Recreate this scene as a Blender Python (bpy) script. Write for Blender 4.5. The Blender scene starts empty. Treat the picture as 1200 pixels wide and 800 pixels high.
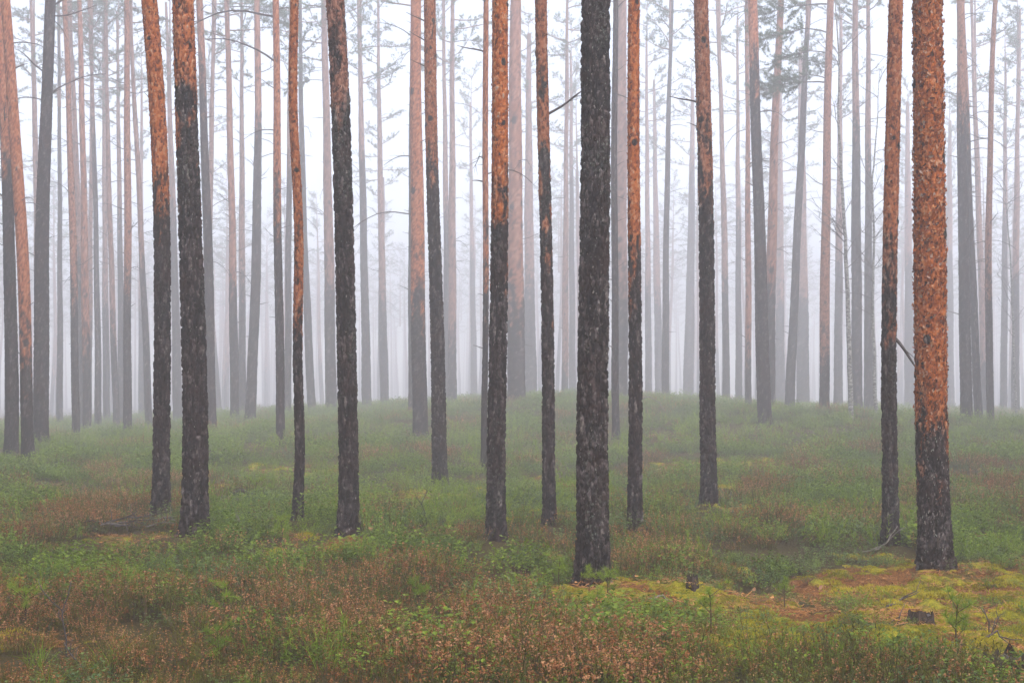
import bpy, math, random
import numpy as np
from mathutils import Vector, Matrix, Euler

random.seed(7)
RNG = np.random.default_rng(11)
sc = bpy.context.scene
COL = sc.collection

# ------------------------------------------------------------------ camera
EYE = 1.75
F = 1200 * 50 / 36.0                 # focal length in photograph pixels
HZ = 455.0                           # eye level in photograph pixels
cam_d = bpy.data.cameras.new('camera')
cam = bpy.data.objects.new('camera', cam_d); COL.objects.link(cam)
cam.location = (0, 0, EYE); cam.rotation_euler = (math.radians(90), 0, 0)
cam_d.lens = 50; cam_d.sensor_width = 36; cam_d.shift_y = (HZ - 400) / 1200
cam_d.clip_start = 0.1; cam_d.clip_end = 3000
sc.camera = cam

# ------------------------------------------------------------------ light
SUN_EL, SUN_AZ = 60.0, 150.0          # degrees; azimuth from +Y towards +X
wd = bpy.data.worlds.new('World'); sc.world = wd; wd.use_nodes = True
nt = wd.node_tree; nt.nodes.clear()
sky = nt.nodes.new('ShaderNodeTexSky'); sky.sky_type = 'NISHITA'; sky.sun_disc = False
sky.sun_elevation = math.radians(SUN_EL); sky.sun_rotation = math.radians(SUN_AZ)
sky.air_density = 0.8; sky.dust_density = 0.5; sky.ozone_density = 1.0
hs = nt.nodes.new('ShaderNodeHueSaturation'); hs.inputs['Saturation'].default_value = 0.52
bg = nt.nodes.new('ShaderNodeBackground'); bg.inputs['Strength'].default_value = 0.10
wo = nt.nodes.new('ShaderNodeOutputWorld')
nt.links.new(sky.outputs[0], hs.inputs['Color']); nt.links.new(hs.outputs[0], bg.inputs[0]); nt.links.new(bg.outputs[0], wo.inputs[0])
sd = bpy.data.lights.new('sun', 'SUN'); sd.energy = 1.5; sd.angle = math.radians(60); sd.color = (1.0, 0.94, 0.92)
so = bpy.data.objects.new('sun', sd); COL.objects.link(so)
_e, _a = math.radians(SUN_EL), math.radians(SUN_AZ)
sdir = Vector((math.sin(_a) * math.cos(_e), math.cos(_a) * math.cos(_e), math.sin(_e)))
so.rotation_euler = sdir.to_track_quat('Z', 'Y').to_euler(); so.location = sdir * 60
vs = sc.view_settings
vs.view_transform = 'Standard'; vs.look = 'None'; vs.gamma = 1.0; vs.use_curve_mapping = False; vs.exposure = 2.15
HAZE_DENSITY = 0.0095
SURROUND = 1500
sc.render.engine = 'CYCLES'
cy = sc.cycles
cy.max_bounces = 12; cy.diffuse_bounces = 2; cy.glossy_bounces = 1; cy.transmission_bounces = 2
cy.volume_bounces = 10; cy.transparent_max_bounces = 4
cy.sample_clamp_indirect = 6.0
cy.use_denoising = True

# ------------------------------------------------------------------ helpers
def px(x, d): return (x - 600.0) / F * d
def pz(y, d): return EYE + (HZ - y) / F * d

def _hash(ix, iy, iz, seed):
    h = (ix.astype(np.int64) * 374761393 + iy.astype(np.int64) * 668265263 + iz.astype(np.int64) * 2147483647 + seed * 974634777) & 0xFFFFFFFF
    h = ((h ^ (h >> 13)) * 1274126177) & 0xFFFFFFFF
    h = ((h ^ (h >> 16)) * 2246822519) & 0xFFFFFFFF
    return (h ^ (h >> 15)) & 0xFFFFFFFF
def _h01(ix, iy, iz, seed): return _hash(ix, iy, iz, seed) / 4294967295.0

def vnoise(x, y, z, seed=0):
    """smooth value noise in 0..1"""
    x, y, z = np.broadcast_arrays(np.asarray(x, float), np.asarray(y, float), np.asarray(z, float))
    ix, iy, iz = np.floor(x), np.floor(y), np.floor(z)
    fx, fy, fz = x - ix, y - iy, z - iz
    fx, fy, fz = [f * f * (3 - 2 * f) for f in (fx, fy, fz)]
    r = 0
    for a in (0, 1):
        for b in (0, 1):
            for c in (0, 1):
                w = (fx if a else 1 - fx) * (fy if b else 1 - fy) * (fz if c else 1 - fz)
                r = r + w * _h01(ix + a, iy + b, iz + c, seed)
    return r
def fbm(x, y, z, seed=0, octs=3):
    s, a, t = 0, 1.0, 0
    for o in range(octs):
        s = s + a * vnoise(np.asarray(x) * 2 ** o, np.asarray(y) * 2 ** o, np.asarray(z) * 2 ** o, seed + o * 17); t += a; a *= 0.5
    return s / t
def voronoi(x, y, z, seed=0):
    """F1, F2 and a random value for the nearest cell"""
    ix, iy, iz = np.floor(x), np.floor(y), np.floor(z)
    f1 = np.full(x.shape, 9.0); f2 = np.full(x.shape, 9.0); rnd = np.zeros(x.shape)
    for a in (-1, 0, 1):
        for b in (-1, 0, 1):
            for c in (-1, 0, 1):
                jx, jy, jz = ix + a, iy + b, iz + c
                h = _hash(jx, jy, jz, seed)
                dx = jx + (h & 1023) / 1023.0 - x
                dy = jy + ((h >> 10) & 1023) / 1023.0 - y
                dz = jz + ((h >> 20) & 1023) / 1023.0 - z
                dd = np.sqrt(dx * dx + dy * dy + dz * dz)
                nearer = dd < f1
                f2 = np.where(nearer, f1, np.minimum(f2, dd))
                rnd = np.where(nearer, ((h >> 5) & 1023) / 1023.0, rnd)
                f1 = np.where(nearer, dd, f1)
    return f1, f2, rnd
def sstep(a, b, x):
    t = np.clip((x - a) / (b - a), 0, 1); return t * t * (3 - 2 * t)

def mesh_from(name, V, faces, mats, smooth=True, attrs=None, midx=None):
    me = bpy.data.meshes.new(name)
    V = np.asarray(V, np.float32)
    if isinstance(faces, np.ndarray):
        n, k = faces.shape
        me.vertices.add(len(V)); me.vertices.foreach_set('co', V.ravel())
        me.loops.add(n * k); me.loops.foreach_set('vertex_index', faces.astype(np.int32).ravel())
        me.polygons.add(n); me.polygons.foreach_set('loop_start', np.arange(0, n * k, k, dtype=np.int32))
        me.update(calc_edges=True)
    else:
        me.from_pydata(V.tolist(), [], faces)
    for m in (mats if isinstance(mats, (list, tuple)) else [mats]): me.materials.append(m)
    if midx is not None: me.polygons.foreach_set('material_index', np.asarray(midx, np.int32))
    if attrs:
        for k, v in attrs.items():
            a = me.attributes.new(k, 'FLOAT', 'POINT'); a.data.foreach_set('value', np.asarray(v, np.float32).ravel())
    me.polygons.foreach_set('use_smooth', np.full(len(me.polygons), smooth))
    me.validate(); me.update()
    return me
def link(name, me, parent=None, loc=None, rot=None, scale=None):
    o = bpy.data.objects.new(name, me); COL.objects.link(o)
    if parent is not None: o.parent = parent
    if loc is not None: o.location = loc
    if rot is not None: o.rotation_euler = rot
    if scale is not None: o.scale = (scale,) * 3 if isinstance(scale, (int, float)) else scale
    return o
def tag(o, label=None, cat=None, group=None, kind=None):
    if label: o['label'] = label
    if cat: o['category'] = cat
    if group: o['group'] = group
    if kind: o['kind'] = kind
    return o

class MB:
    """collects triangles and tubes into one mesh"""
    def __init__(s): s.v = []; s.f = []; s.m = []; s.a = []
    def poly(s, pts, m=0, a=0.5):
        i = len(s.v); s.v.extend([tuple(p) for p in pts]); s.f.append(tuple(range(i, i + len(pts)))); s.m.append(m); s.a.extend([a] * len(pts))
    def tube(s, pts, radii, n=5, m=0, a=0.5, cap=True):
        pts = [Vector(p) for p in pts]; base = len(s.v)
        up = Vector((0.31, 0.17, 0.93))
        for k, p in enumerate(pts):
            t = (pts[min(k + 1, len(pts) - 1)] - pts[max(k - 1, 0)]).normalized()
            u = t.cross(up)
            if u.length < 1e-3: u = t.cross(Vector((1, 0, 0)))
            u.normalize(); w = t.cross(u)
            for j in range(n):
                an = 2 * math.pi * j / n
                s.v.append(tuple(p + (u * math.cos(an) + w * math.sin(an)) * radii[k])); s.a.append(a)
        for k in range(len(pts) - 1):
            for j in range(n):
                j2 = (j + 1) % n
                s.f.append((base + k * n + j, base + k * n + j2, base + (k + 1) * n + j2, base + (k + 1) * n + j)); s.m.append(m)
        if cap:
            s.f.append(tuple(base + (len(pts) - 1) * n + j for j in range(n))); s.m.append(m)
            s.f.append(tuple(base + j for j in reversed(range(n)))); s.m.append(m)
    def mesh(s, name, mats, smooth=False):
        return mesh_from(name, s.v, s.f, mats, smooth, {'tint': s.a}, s.m)

# ------------------------------------------------------------------ materials
class NT:
    def __init__(s, name, rough=0.9, spec=0.2):
        s.mat = bpy.data.materials.new(name); s.mat.use_nodes = True
        s.t = s.mat.node_tree; s.b = s.t.nodes['Principled BSDF']
        s.b.inputs['Roughness'].default_value = rough
        s.b.inputs['Specular IOR Level'].default_value = spec
    def n(s, kind, **kw):
        nd = s.t.nodes.new('ShaderNode' + kind)
        for k, v in kw.items():
            if k in nd.bl_rna.properties: setattr(nd, k, v)
            else: nd.inputs[k].default_value = v
        return nd
    def l(s, a, b): s.t.links.new(a, b)
    def attr(s, name): return s.n('Attribute', attribute_name=name).outputs['Fac']
    def coord(s, scale=(1, 1, 1), kind='Object'):
        m = s.n('Mapping'); m.inputs['Scale'].default_value = scale
        s.l(s.n('TexCoord').outputs[kind], m.inputs['Vector']); return m.outputs[0]
    def noise(s, vec, scale, detail=4, rough=0.6):
        nd = s.n('TexNoise'); nd.inputs['Scale'].default_value = scale; nd.inputs['Detail'].default_value = detail; nd.inputs['Roughness'].default_value = rough
        s.l(vec, nd.inputs['Vector']); return nd.outputs['Fac']
    def ramp(s, fac, stops, interp='LINEAR'):
        nd = s.n('ValToRGB'); cr = nd.color_ramp; cr.interpolation = interp
        while len(cr.elements) < len(stops): cr.elements.new(0.5)
        for e, (p, c) in zip(cr.elements, stops):
            e.position = p; e.color = (*c, 1) if len(c) == 3 else c
        s.l(fac, nd.inputs[0]); return nd.outputs[0]
    def mix(s, fac, a, b, blend='MIX'):
        nd = s.n('Mix', data_type='RGBA', blend_type=blend)
        if isinstance(fac, (int, float)): nd.inputs[0].default_value = fac
        else: s.l(fac, nd.inputs[0])
        for i, v in ((6, a), (7, b)):
            if isinstance(v, tuple): nd.inputs[i].default_value = (*v, 1)
            else: s.l(v, nd.inputs[i])
        return nd.outputs[2]
    def math(s, op, a, b=0.0, c=0.0, clamp=False):
        nd = s.n('Math', operation=op, use_clamp=clamp)
        for i, v in enumerate((a, b, c)):
            if isinstance(v, (int, float)): nd.inputs[i].default_value = v
            else: s.l(v, nd.inputs[i])
        return nd.outputs[0]
    def color(s, c): s.l(c, s.b.inputs['Base Color']); return s
    def bump(s, h, strength=0.5, dist=0.01):
        nd = s.n('Bump'); nd.inputs['Strength'].default_value = strength; nd.inputs['Distance'].default_value = dist
        s.l(h, nd.inputs['Height']); s.l(nd.outputs[0], s.b.inputs['Normal']); return s

def bark_material():
    m = NT('pine_bark', 0.9, 0.08)
    c = m.coord((1, 1, 0.45)); c1 = m.coord((1, 1, 1))
    fine = m.noise(c, 55, 6, 0.7); mid = m.noise(c, 14, 4, 0.6); big = m.noise(c1, 3.0, 3)
    plate = m.attr('plate')
    g = m.math('ADD', m.math('MULTIPLY', plate, 0.55), m.math('MULTIPLY', fine, 0.45))
    dark = m.ramp(g, [(0.28, (0.005, 0.004, 0.004)), (0.46, (0.020, 0.0145, 0.0145)), (0.58, (0.048, 0.036, 0.036)), (0.68, (0.135, 0.11, 0.106)), (0.78, (0.34, 0.30, 0.27))])
    dark = m.mix(m.ramp(big, [(0.45, (0, 0, 0)), (0.7, (0.5, 0.5, 0.5))]), dark, (0.055, 0.022, 0.016))
    orange = m.ramp(g, [(0.20, (0.03, 0.018, 0.018)), (0.32, (0.17, 0.044, 0.014)), (0.44, (0.40, 0.100, 0.022)), (0.60, (0.56, 0.165, 0.040)), (0.72, (0.58, 0.29, 0.15)), (0.84, (0.50, 0.43, 0.40))])
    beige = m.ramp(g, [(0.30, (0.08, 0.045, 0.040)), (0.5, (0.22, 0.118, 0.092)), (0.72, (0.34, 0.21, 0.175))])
    orange = m.mix(m.attr('pale'), orange, beige)  # pale: muted bark on some near pines, painted-in haze on farther ones
    at = m.attr('orange')
    nz = m.math('ADD', m.math('MULTIPLY_ADD', mid, 1.6, -0.8), m.math('MULTIPLY_ADD', plate, 0.9, -0.45))
    bell = m.math('MULTIPLY', m.math('MULTIPLY', at, m.math('SUBTRACT', 1.0, at)), 3.6)
    o = m.math('ADD', at, m.math('MULTIPLY', nz, bell))
    of = m.ramp(o, [(0.2, (0, 0, 0)), (0.8, (1, 1, 1))])
    col = m.mix(of, dark, orange)
    lm = m.math('MULTIPLY', m.attr('lichen'), m.ramp(m.noise(c1, 38, 3, 0.6), [(0.54, (0, 0, 0)), (0.66, (0.8, 0.8, 0.8))]))
    col = m.mix(lm, col, (0.20, 0.23, 0.185))
    m.color(col)
    m.bump(m.math('ADD', fine, m.math('MULTIPLY', mid, 1.2)), 0.9, 0.012)
    return m.mat
def leaf_material(name, c1, c2, c3, rough=0.6, tintmix=0.5, trans=0.42):
    """leaf colour from a per-plant random value and a per-leaf tint"""
    m = NT(name, rough, 0.3)
    rnd = m.n('ObjectInfo').outputs['Random']
    f = m.math('ADD', m.math('MULTIPLY', rnd, 0.8 - tintmix * .6), m.math('MULTIPLY', m.attr('tint'), tintmix * .75))
    loc = m.n('ObjectInfo').outputs['Location']
    f = m.math('ADD', f, m.math('MULTIPLY_ADD', m.noise(loc, 0.7, 3, 0.6), 1.1, -0.42))
    m.color(m.ramp(f, [(0.1, c1), (0.5, c2), (0.9, c3)]))
    if trans:
        tr = m.n('BsdfTranslucent'); m.l(m.b.inputs['Base Color'].links[0].from_socket, tr.inputs[0])
        mx = m.n('MixShader'); mx.inputs[0].default_value = trans
        out = m.t.nodes['Material Output']
        m.l(m.b.outputs[0], mx.inputs[1]); m.l(tr.outputs[0], mx.inputs[2]); m.l(mx.outputs[0], out.inputs[0])
    return m.mat
def wood_material(name, a, b, scale=30):
    m = NT(name, 0.9, 0.2); c = m.coord((1, 1, 1)); f = m.noise(c, scale, 5, 0.65)
    m.color(m.ramp(f, [(0.35, a), (0.65, b)])); m.bump(f, 0.6, 0.006); return m.mat
def birch_material():
    m = NT('birch_bark', 0.7, 0.3)
    f = m.noise(m.coord((3, 3, 9)), 3.2, 4, 0.7)
    m.color(m.ramp(f, [(0.42, (0.055, 0.05, 0.048)), (0.5, (0.22, 0.21, 0.195)), (0.6, (0.46, 0.45, 0.42))])); return m.mat
def ground_material():
    m = NT('forest_floor', 0.95, 0.15)
    c = m.coord((1, 1, 1))
    n1 = m.noise(c, 1.7, 5, 0.65); n2 = m.noise(c, 9, 5, 0.7); n3 = m.noise(c, 48, 5, 0.75); n4 = m.noise(c, 150, 3, 0.7)
    litter = m.ramp(m.math('ADD', m.math('MULTIPLY', n3, 0.65), m.math('MULTIPLY', n4, 0.35)),
                    [(0.34, (0.03, 0.015, 0.006)), (0.46, (0.13, 0.052, 0.013)), (0.56, (0.32, 0.125, 0.025)), (0.68, (0.46, 0.25, 0.06))])
    moss = m.ramp(m.math('ADD', m.math('MULTIPLY', n3, 0.5), m.math('MULTIPLY', n2, 0.5)),
                  [(0.34, (0.06, 0.065, 0.004)), (0.46, (0.22, 0.21, 0.010)), (0.56, (0.42, 0.36, 0.014)), (0.68, (0.60, 0.50, 0.04))])
    duff = m.ramp(n3, [(0.35, (0.030, 0.024, 0.007)), (0.55, (0.085, 0.062, 0.016)), (0.7, (0.16, 0.10, 0.03))])
    mm = m.math('ADD', m.attr('hump'), m.math('MULTIPLY_ADD', n2, 1.3, -0.62))
    open_ = m.mix(m.ramp(mm, [(0.40, (0, 0, 0)), (0.60, (1, 1, 1))]), litter, moss)
    of = m.math('ADD', m.attr('moss'), m.math('MULTIPLY_ADD', n1, 0.5, -0.25))
    m.color(m.mix(m.ramp(of, [(0.35, (0, 0, 0)), (0.6, (1, 1, 1))]), duff, open_))
    m.bump(m.math('ADD', n3, m.math('MULTIPLY', n4, 0.6)), 1.0, 0.025)
    return m.mat

M_BARK = bark_material()
M_BIRCH = birch_material()
M_GROUND = ground_material()
M_DEAD = wood_material('dead_wood', (0.045, 0.036, 0.034), (0.13, 0.11, 0.10), 25)
M_UPPER = wood_material('upper_pine_bark', (0.15, 0.075, 0.05), (0.27, 0.14, 0.095), 12)
M_PALE = wood_material('weathered_wood', (0.12, 0.10, 0.085), (0.30, 0.27, 0.24), 30)
M_STUMP = wood_material('rotten_wood', (0.018, 0.012, 0.010), (0.09, 0.06, 0.045), 40)
M_NEEDLE = leaf_material('pine_needles', (0.040, 0.080, 0.030), (0.07, 0.13, 0.05), (0.11, 0.18, 0.07), 0.55, 0.6)
M_HGREEN = leaf_material('heather_green', (0.055, 0.064, 0.004), (0.115, 0.125, 0.007), (0.19, 0.19, 0.012), 0.7, 0.6)
M_HFLOWER = leaf_material('heather_flower', (0.18, 0.060, 0.014), (0.37, 0.14, 0.040), (0.62, 0.33, 0.16), 0.8, 0.6)
M_HSTEM = leaf_material('heather_stem', (0.04, 0.026, 0.010), (0.09, 0.052, 0.02), (0.14, 0.08, 0.035), 0.8, 0.6, 0)
M_BILB = leaf_material('bilberry_leaf', (0.050, 0.095, 0.005), (0.14, 0.225, 0.010), (0.28, 0.38, 0.025), 0.5, 0.55)
M_LING = leaf_material('lingonberry_leaf', (0.050, 0.095, 0.018), (0.115, 0.18, 0.034), (0.23, 0.31, 0.07), 0.4, 0.5)
M_FRESH = leaf_material('fresh_green', (0.13, 0.22, 0.010), (0.22, 0.33, 0.016), (0.33, 0.43, 0.03), 0.55, 0.5)
M_MOSS = leaf_material('moss_tuft', (0.16, 0.17, 0.006), (0.40, 0.35, 0.010), (0.70, 0.58, 0.03), 0.8, 0.6)
M_LITTER = leaf_material('needle_litter', (0.12, 0.045, 0.012), (0.32, 0.12, 0.025), (0.50, 0.25, 0.08), 0.8, 0.6, 0)
M_DRYLEAF = leaf_material('dry_leaf', (0.42, 0.15, 0.05), (0.52, 0.24, 0.12), (0.58, 0.33, 0.22), 0.7, 0.5)
M_LICHEN = leaf_material('lichen', (0.16, 0.19, 0.14), (0.26, 0.29, 0.23), (0.40, 0.42, 0.36), 0.9, 0.6, 0)

# ------------------------------------------------------------------ the trees as read from the photograph
# x at the picture's top, x at y=280, x at the foot, y of the foot, width at y=280, distance (m), where orange bark ends (y), patchiness
HERO = [
 (697, 696, 695, 688, 39, 12.5, -250, 0.3, 1.0, 'stoutest pine, all dark furrowed bark, on a yellow moss hump'),
 (1089, 1089.5, 1096, 664, 37, 13.3, 475, 0.5, 0.9, 'stout pine with shaggy bright orange bark above a dark lichen-spotted foot'),
 (1047, 1042.5, 1044, 634, 19, 15.5, 318, 0.5, 0.8, 'slim brown-orange pine with a dead stick, just beside the shaggy orange pine'),
 (214, 224, 228, 624, 29.5, 15.0, 95, 1.1, 1.0, 'thick dark pine with crusty lichen and few orange patches by the twig pile'),
 (173, 188.5, 188, 600, 21, 17.0, 205, 0.45, 0.5, 'leaning orange-topped pine with a stub, behind the thick lichen-crusted pine'),
 (343, 348.5, 349, 606, 12, 16.5, 330, 0.5, 0.5, 'thin crooked pine with rusty bark reaching low down its wavy stem'),
 (392, 405, 408, 624, 24.5, 15.0, 60, 0.8, 1.0, 'dark leaning pine with reddish-brown upper bark and orange litter at its foot'),
 (587, 584, 581, 627, 22, 15.0, 205, 0.6, 0.7, 'straight pine, bright orange above with charcoal blotches, dark furrowed foot in heather'),
 (635, 639, 644, 612, 16, 16.5, 185, 1.4, 0.6, 'narrow pine with mottled grey and orange upper bark beside the blotched orange pine'),
 (743.5, 743.5, 744, 618, 16.5, 16.0, 272, 0.6, 0.5, 'narrow orange pine standing just behind the stoutest dark pine'),
 (822.5, 827, 831, 591, 19.5, 19.0, 185, 0.7, 0.5, 'pine with broken snag branches on one side and orange-brown upper bark'),
 (503, 509, 516, 575, 17, 22.0, 175, 0.5, 0.4, 'pine with orange upper bark and bare snags, overlapping a paler orange pine'),
]
MIDT = [
 (487, 489, 493, 516, 16, 29.0, 335, 0.8, 'hazy orange pine overlapped by the pine with bare snags'),
 (484, 483, 484, 487, 9, 36.0, -50, 0.6, 'grey pine almost hidden behind the hazy orange pine'),
 (604, 604, 605, 472, 18, 35.0, 350, 0.7, 'hazy pine with long orange trunk on the knoll behind the blotched orange pine'),
 (569, 569, 567, 555, 7, 24.0, 300, 0.8, 'very thin grey-brown pine tucked behind the blotched orange pine'),
 (881, 890, 896, 498, 14, 30.0, 75, 0.5, 'straight grey pine on the knoll with an orange top and snags'),
 (914, 904, 902, 486, 11, 35.0, 335, 0.5, 'leaning orange pine whose foot hides behind the straight grey pine'),
 (948, 934, 925, 482, 9, 38.0, 40, 0.6, 'dark slim pine leaning over, beside the orange pine on the knoll'),
 (974, 968, 966, 485, 10.5, 33.0, 400, 0.4, 'slim pine carrying two green needle branches at one side'),
 (1001, 1003, 1004, 491, 11, 38.0, 150, 0.6, 'grey-red pine close behind the pale birch'),
 (1016, 1017, 1018, 490, 8.5, 40.0, 180, 0.6, 'grey pine between the two birches'),
 (1125, 1129, 1133, 497, 12.5, 32.0, 120, 0.5, 'sturdy grey hazy pine beyond the shaggy orange pine, with small snags'),
 (1128, 1138, 1147, 495, 8, 34.0, 140, 0.6, 'leaning thin pine next to the sturdy grey hazy pine'),
 (1165, 1158, 1161, 500, 7.5, 33.0, 330, 0.6, 'thin straight pine with rust tint, last of three beyond the shaggy pine'),
 (4, 24, 33, 543, 13.5, 25.0, 400, 0.4, 'strongly leaning pine with orange bark crossing a grey pine'),
 (-4, 11, 13, 537, 14, 26.0, 180, 0.6, 'grey-brown pine crossed by the strongly leaning orange pine'),
 (61, 50.5, 48, 526, 16, 28.0, -40, 0.5, 'big grey pine with long bare side branches next to the leaning orange pine'),
 (37, 44, 46, 505, 8, 42.0, 330, 0.5, 'pinkish pine half hidden by the big grey pine with bare branches'),
 (69, 70.5, 70, 506, 5.5, 43.0, -100, 0.5, 'thin grey pine pole standing clear beside the big grey pine'),
 (75, 85, 89, 519, 8, 33.0, 330, 0.5, 'tall hazy pine, first of a close pair, with reddish upper bark'),
 (79, 92, 94, 503, 7, 40.0, 310, 0.5, 'paler pine, second of a close pair, behind its reddish partner'),
 (93, 99, 102, 510, 8, 36.0, 400, 0.5, 'hazy red-brown pine just past the close pair'),
 (108, 106, 104, 499, 5, 44.0, 380, 0.5, None),
 (105, 113, 115, 504, 6, 40.0, 150, 0.5, None),
 (121, 123, 125, 493, 6, 47.0, 350, 0.5, None),
 (122, 129, 137, 505, 6, 40.0, 380, 0.5, 'thin pine slanting across the hazy gap, rusty along its stem'),
 (138, 141, 143, 498, 6, 45.0, 250, 0.5, None),
 (147, 149, 149, 515, 8.5, 33.0, 330, 0.5, 'straight hazy pine with rusty bark standing alone before the slanting one'),
 (152, 166, 175, 506, 6.5, 38.0, 300, 0.5, 'slender pine slanting towards the foot of the orange-topped pine'),
 (166, 165, 166, 490, 5, 52.0, 350, 0.5, None),
 (196, 204, 209, 508, 8, 44.0, 250, 0.5, 'pale pine seen in the slit between two thick dark pines'),
 (233, 243, 248, 509, 10.5, 31.0, 100, 0.6, 'hazy pink-grey pine hugging the outline of the thick lichen-crusted pine'),
 (253, 246, 243, 496, 7, 40.0, 280, 0.5, 'slim pine with pink bark and needle tuft behind the lichen-crusted pine'),
 (265, 272, 275, 495, 8.5, 37.0, 330, 0.5, 'straight pale pine with bristling short snags up its stem'),
 (302, 301, 293, 495, 10.5, 36.0, 140, 0.5, 'grey pine leaning back with bowed foot, by the curved dead branch'),
 (284, 284, 284, 489, 7, 43.0, 330, 0.5, None),
 (323.5, 326, 329, 523, 9.5, 27.0, 230, 0.6, 'slim grey pine with two long curved dead branches high up'),
 (340, 338, 337, 489, 7, 40.0, 200, 0.5, 'hazy pine seen between the slim grey pine and the thin crooked pine'),
 (352, 357, 366, 487, 7.5, 42.0, -50, 0.5, 'slanting hazy pine rising from behind the thin crooked pine'),
 (379, 385, 388, 486, 11, 40.0, 330, 0.5, 'pink hazy pine partly behind the dark leaning pine with reddish bark'),
 (420, 426, 430, 482, 8.5, 44.0, 180, 0.5, 'hazy grey pine emerging past the dark leaning pine'),
 (443, 447, 451, 478, 7.5, 47.0, 350, 0.5, 'lone pale pine with pinkish trunk in the open misty gap'),
 (530, 530, 530, 475, 8.5, 42.0, 390, 0.4, 'pale orange pine just past the pine with bare snags'),
 (519, 523, 525, 474, 7, 46.0, 250, 0.5, None),
 (550, 553, 556, 466, 5, 60.0, 300, 0.5, None),
 (620, 620, 622, 470, 11, 48.0, 330, 0.5, 'broad pale pine between two narrow dark pines'),
 (665, 663, 662, 469, 6.5, 44.0, 430, 0.4, 'thin orange pine in the gap before the stoutest dark pine'),
 (669, 670, 671, 466, 6, 52.0, 200, 0.5, None),
 (729, 727, 726, 468, 16, 46.0, 330, 0.6, 'broad pale pink pine showing between the stoutest pine and narrow orange pine'),
 (721, 720, 722, 515, 8, 28.0, -80, 0.5, 'hazy grey trunk with a whitened foot beside the stoutest dark pine'),
 (788, 781, 780, 470, 7, 42.0, -60, 0.5, 'thin dark pole of a pine bending slightly in the bright gap'),
 (757, 759, 760, 466, 6, 52.0, 330, 0.5, None),
 (766, 769, 773, 463, 7, 56.0, 350, 0.5, None),
 (812, 810, 806, 470, 8.5, 56.0, 200, 0.5, None),
 (841, 849, 851, 476, 7, 43.0, 330, 0.5, 'pinkish thin pine beyond the pine with broken snags'),
 (864, 865, 866, 480, 6, 48.0, 250, 0.5, None),
 (876, 877, 877, 488, 6.5, 37.0, 410, 0.4, 'thin orange-brown pine close to the straight grey pine'),
 (914, 914, 914, 479, 8, 54.0, 350, 0.5, None),
 (937, 940, 941, 478, 11, 50.0, 350, 0.5, 'broad pale pink pine beyond the dark slim leaning pine'),
 (985, 983, 982, 482, 8, 46.0, 300, 0.5, None),
 (1140, 1149, 1156, 488, 7, 44.0, 420, 0.5, None),
 (1177, 1177, 1176, 484, 6, 50.0, 250, 0.5, None),
 (1196, 1191, 1190, 488, 7, 46.0, 320, 0.5, None),
 (1064, 1065, 1066, 484, 8, 55.0, 300, 0.5, None),
 (1115, 1113, 1113, 480, 7, 58.0, 300, 0.5, None),
]

# the mist thins distances to the eye: set the hazier stems back as far as a believable girth allows
def _back(t):
    d, w = t[5], t[4]
    n = 20 + (d - 20) * 2.4 if d > 20 else d
    n = max(d, min(n, 0.60 * F / w))
    return t[:3] + (t[3] + (4 if d < 20 else 0),) + t[4:5] + (n,) + t[6:]
HERO = [_back(t) for t in HERO]; MIDT = [_back(t) for t in MIDT]

# ------------------------------------------------------------------ ground
def relief(x, y):
    return (fbm(x * 0.45, y * 0.45, 0.2, 3, 3) - 0.5) * 0.30
# the moss hump that runs out from the stout pine's foot, and the swell round each near foot
def swell(x, y):
    s = np.zeros(np.broadcast(x, y).shape)
    for t in HERO:
        s = s + 0.07 * np.exp(-((x - px(t[2], t[5])) ** 2 + (y - t[5]) ** 2) / 0.28)
    s = s + 0.12 * np.exp(-(((x - 1.25) / 0.55) ** 2 + ((y - 12.25) / 0.22) ** 2)) + 0.06 * np.exp(-(((x - 0.75) / 0.5) ** 2 + ((y - 11.9) / 0.4) ** 2))
    return s
ctl = []
for t in HERO + MIDT:
    _x = px(t[2], t[5]); ctl.append((_x, t[5], pz(t[3], t[5]) - float(relief(_x, t[5])) - float(swell(np.array(_x), np.array(t[5])))))
for x in (-40, -20, -8, 0, 8, 20, 40):
    ctl.append((x, 0, 0.0)); ctl.append((x * 0.5, 7, 0.0)); ctl.append((x, -40, 0.1))
for q, a_, b_, c_ in ((-.6, -1.5, -2.2, -3.0), (-.36, -1.4, -2.0, -3.0), (-.2, -0.7, -1.2, -2.0), (-.06, 0.5, 0.2, -.5), (.06, 0.9, 0.7, 0.0), (.16, 0.5, 0.2, -.6), (.3, -.5, -1.0, -2.0), (.6, -.8, -1.4, -2.4)):
    ctl.append((q * 125, 125, a_)); ctl.append((q * 180, 180, b_)); ctl.append((q * 310, 310, c_))
for x in (-14, 14): ctl.append((x, 18, 0.1)); ctl.append((x * 1.6, 36, 0.0)); ctl.append((x * 2.5, 60, -.2))
ctl = np.array(ctl)
def _rbf(r): return r                       # linear kernel: no overshoot
_D = np.hypot(ctl[:, None, 0] - ctl[None, :, 0], ctl[:, None, 1] - ctl[None, :, 1])
_n = len(ctl)
_A = np.zeros((_n + 1, _n + 1)); _A[:_n, :_n] = -_rbf(np.sqrt(_D ** 2 + 4.0)) + np.eye(_n) * -2.0 * 0; _A[:_n, _n] = 1; _A[_n, :_n] = 1
_A[:_n, :_n] += np.eye(_n) * 0.12
_w = np.linalg.solve(_A, np.r_[ctl[:, 2], 0])
def terrain(x, y):
    x = np.asarray(x, float); y = np.asarray(y, float); s = np.full(np.broadcast(x, y).shape, _w[_n])
    for i in range(_n): s = s - _w[i] * np.sqrt((x - ctl[i, 0]) ** 2 + (y - ctl[i, 1]) ** 2 + 4.0)
    return s

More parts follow.
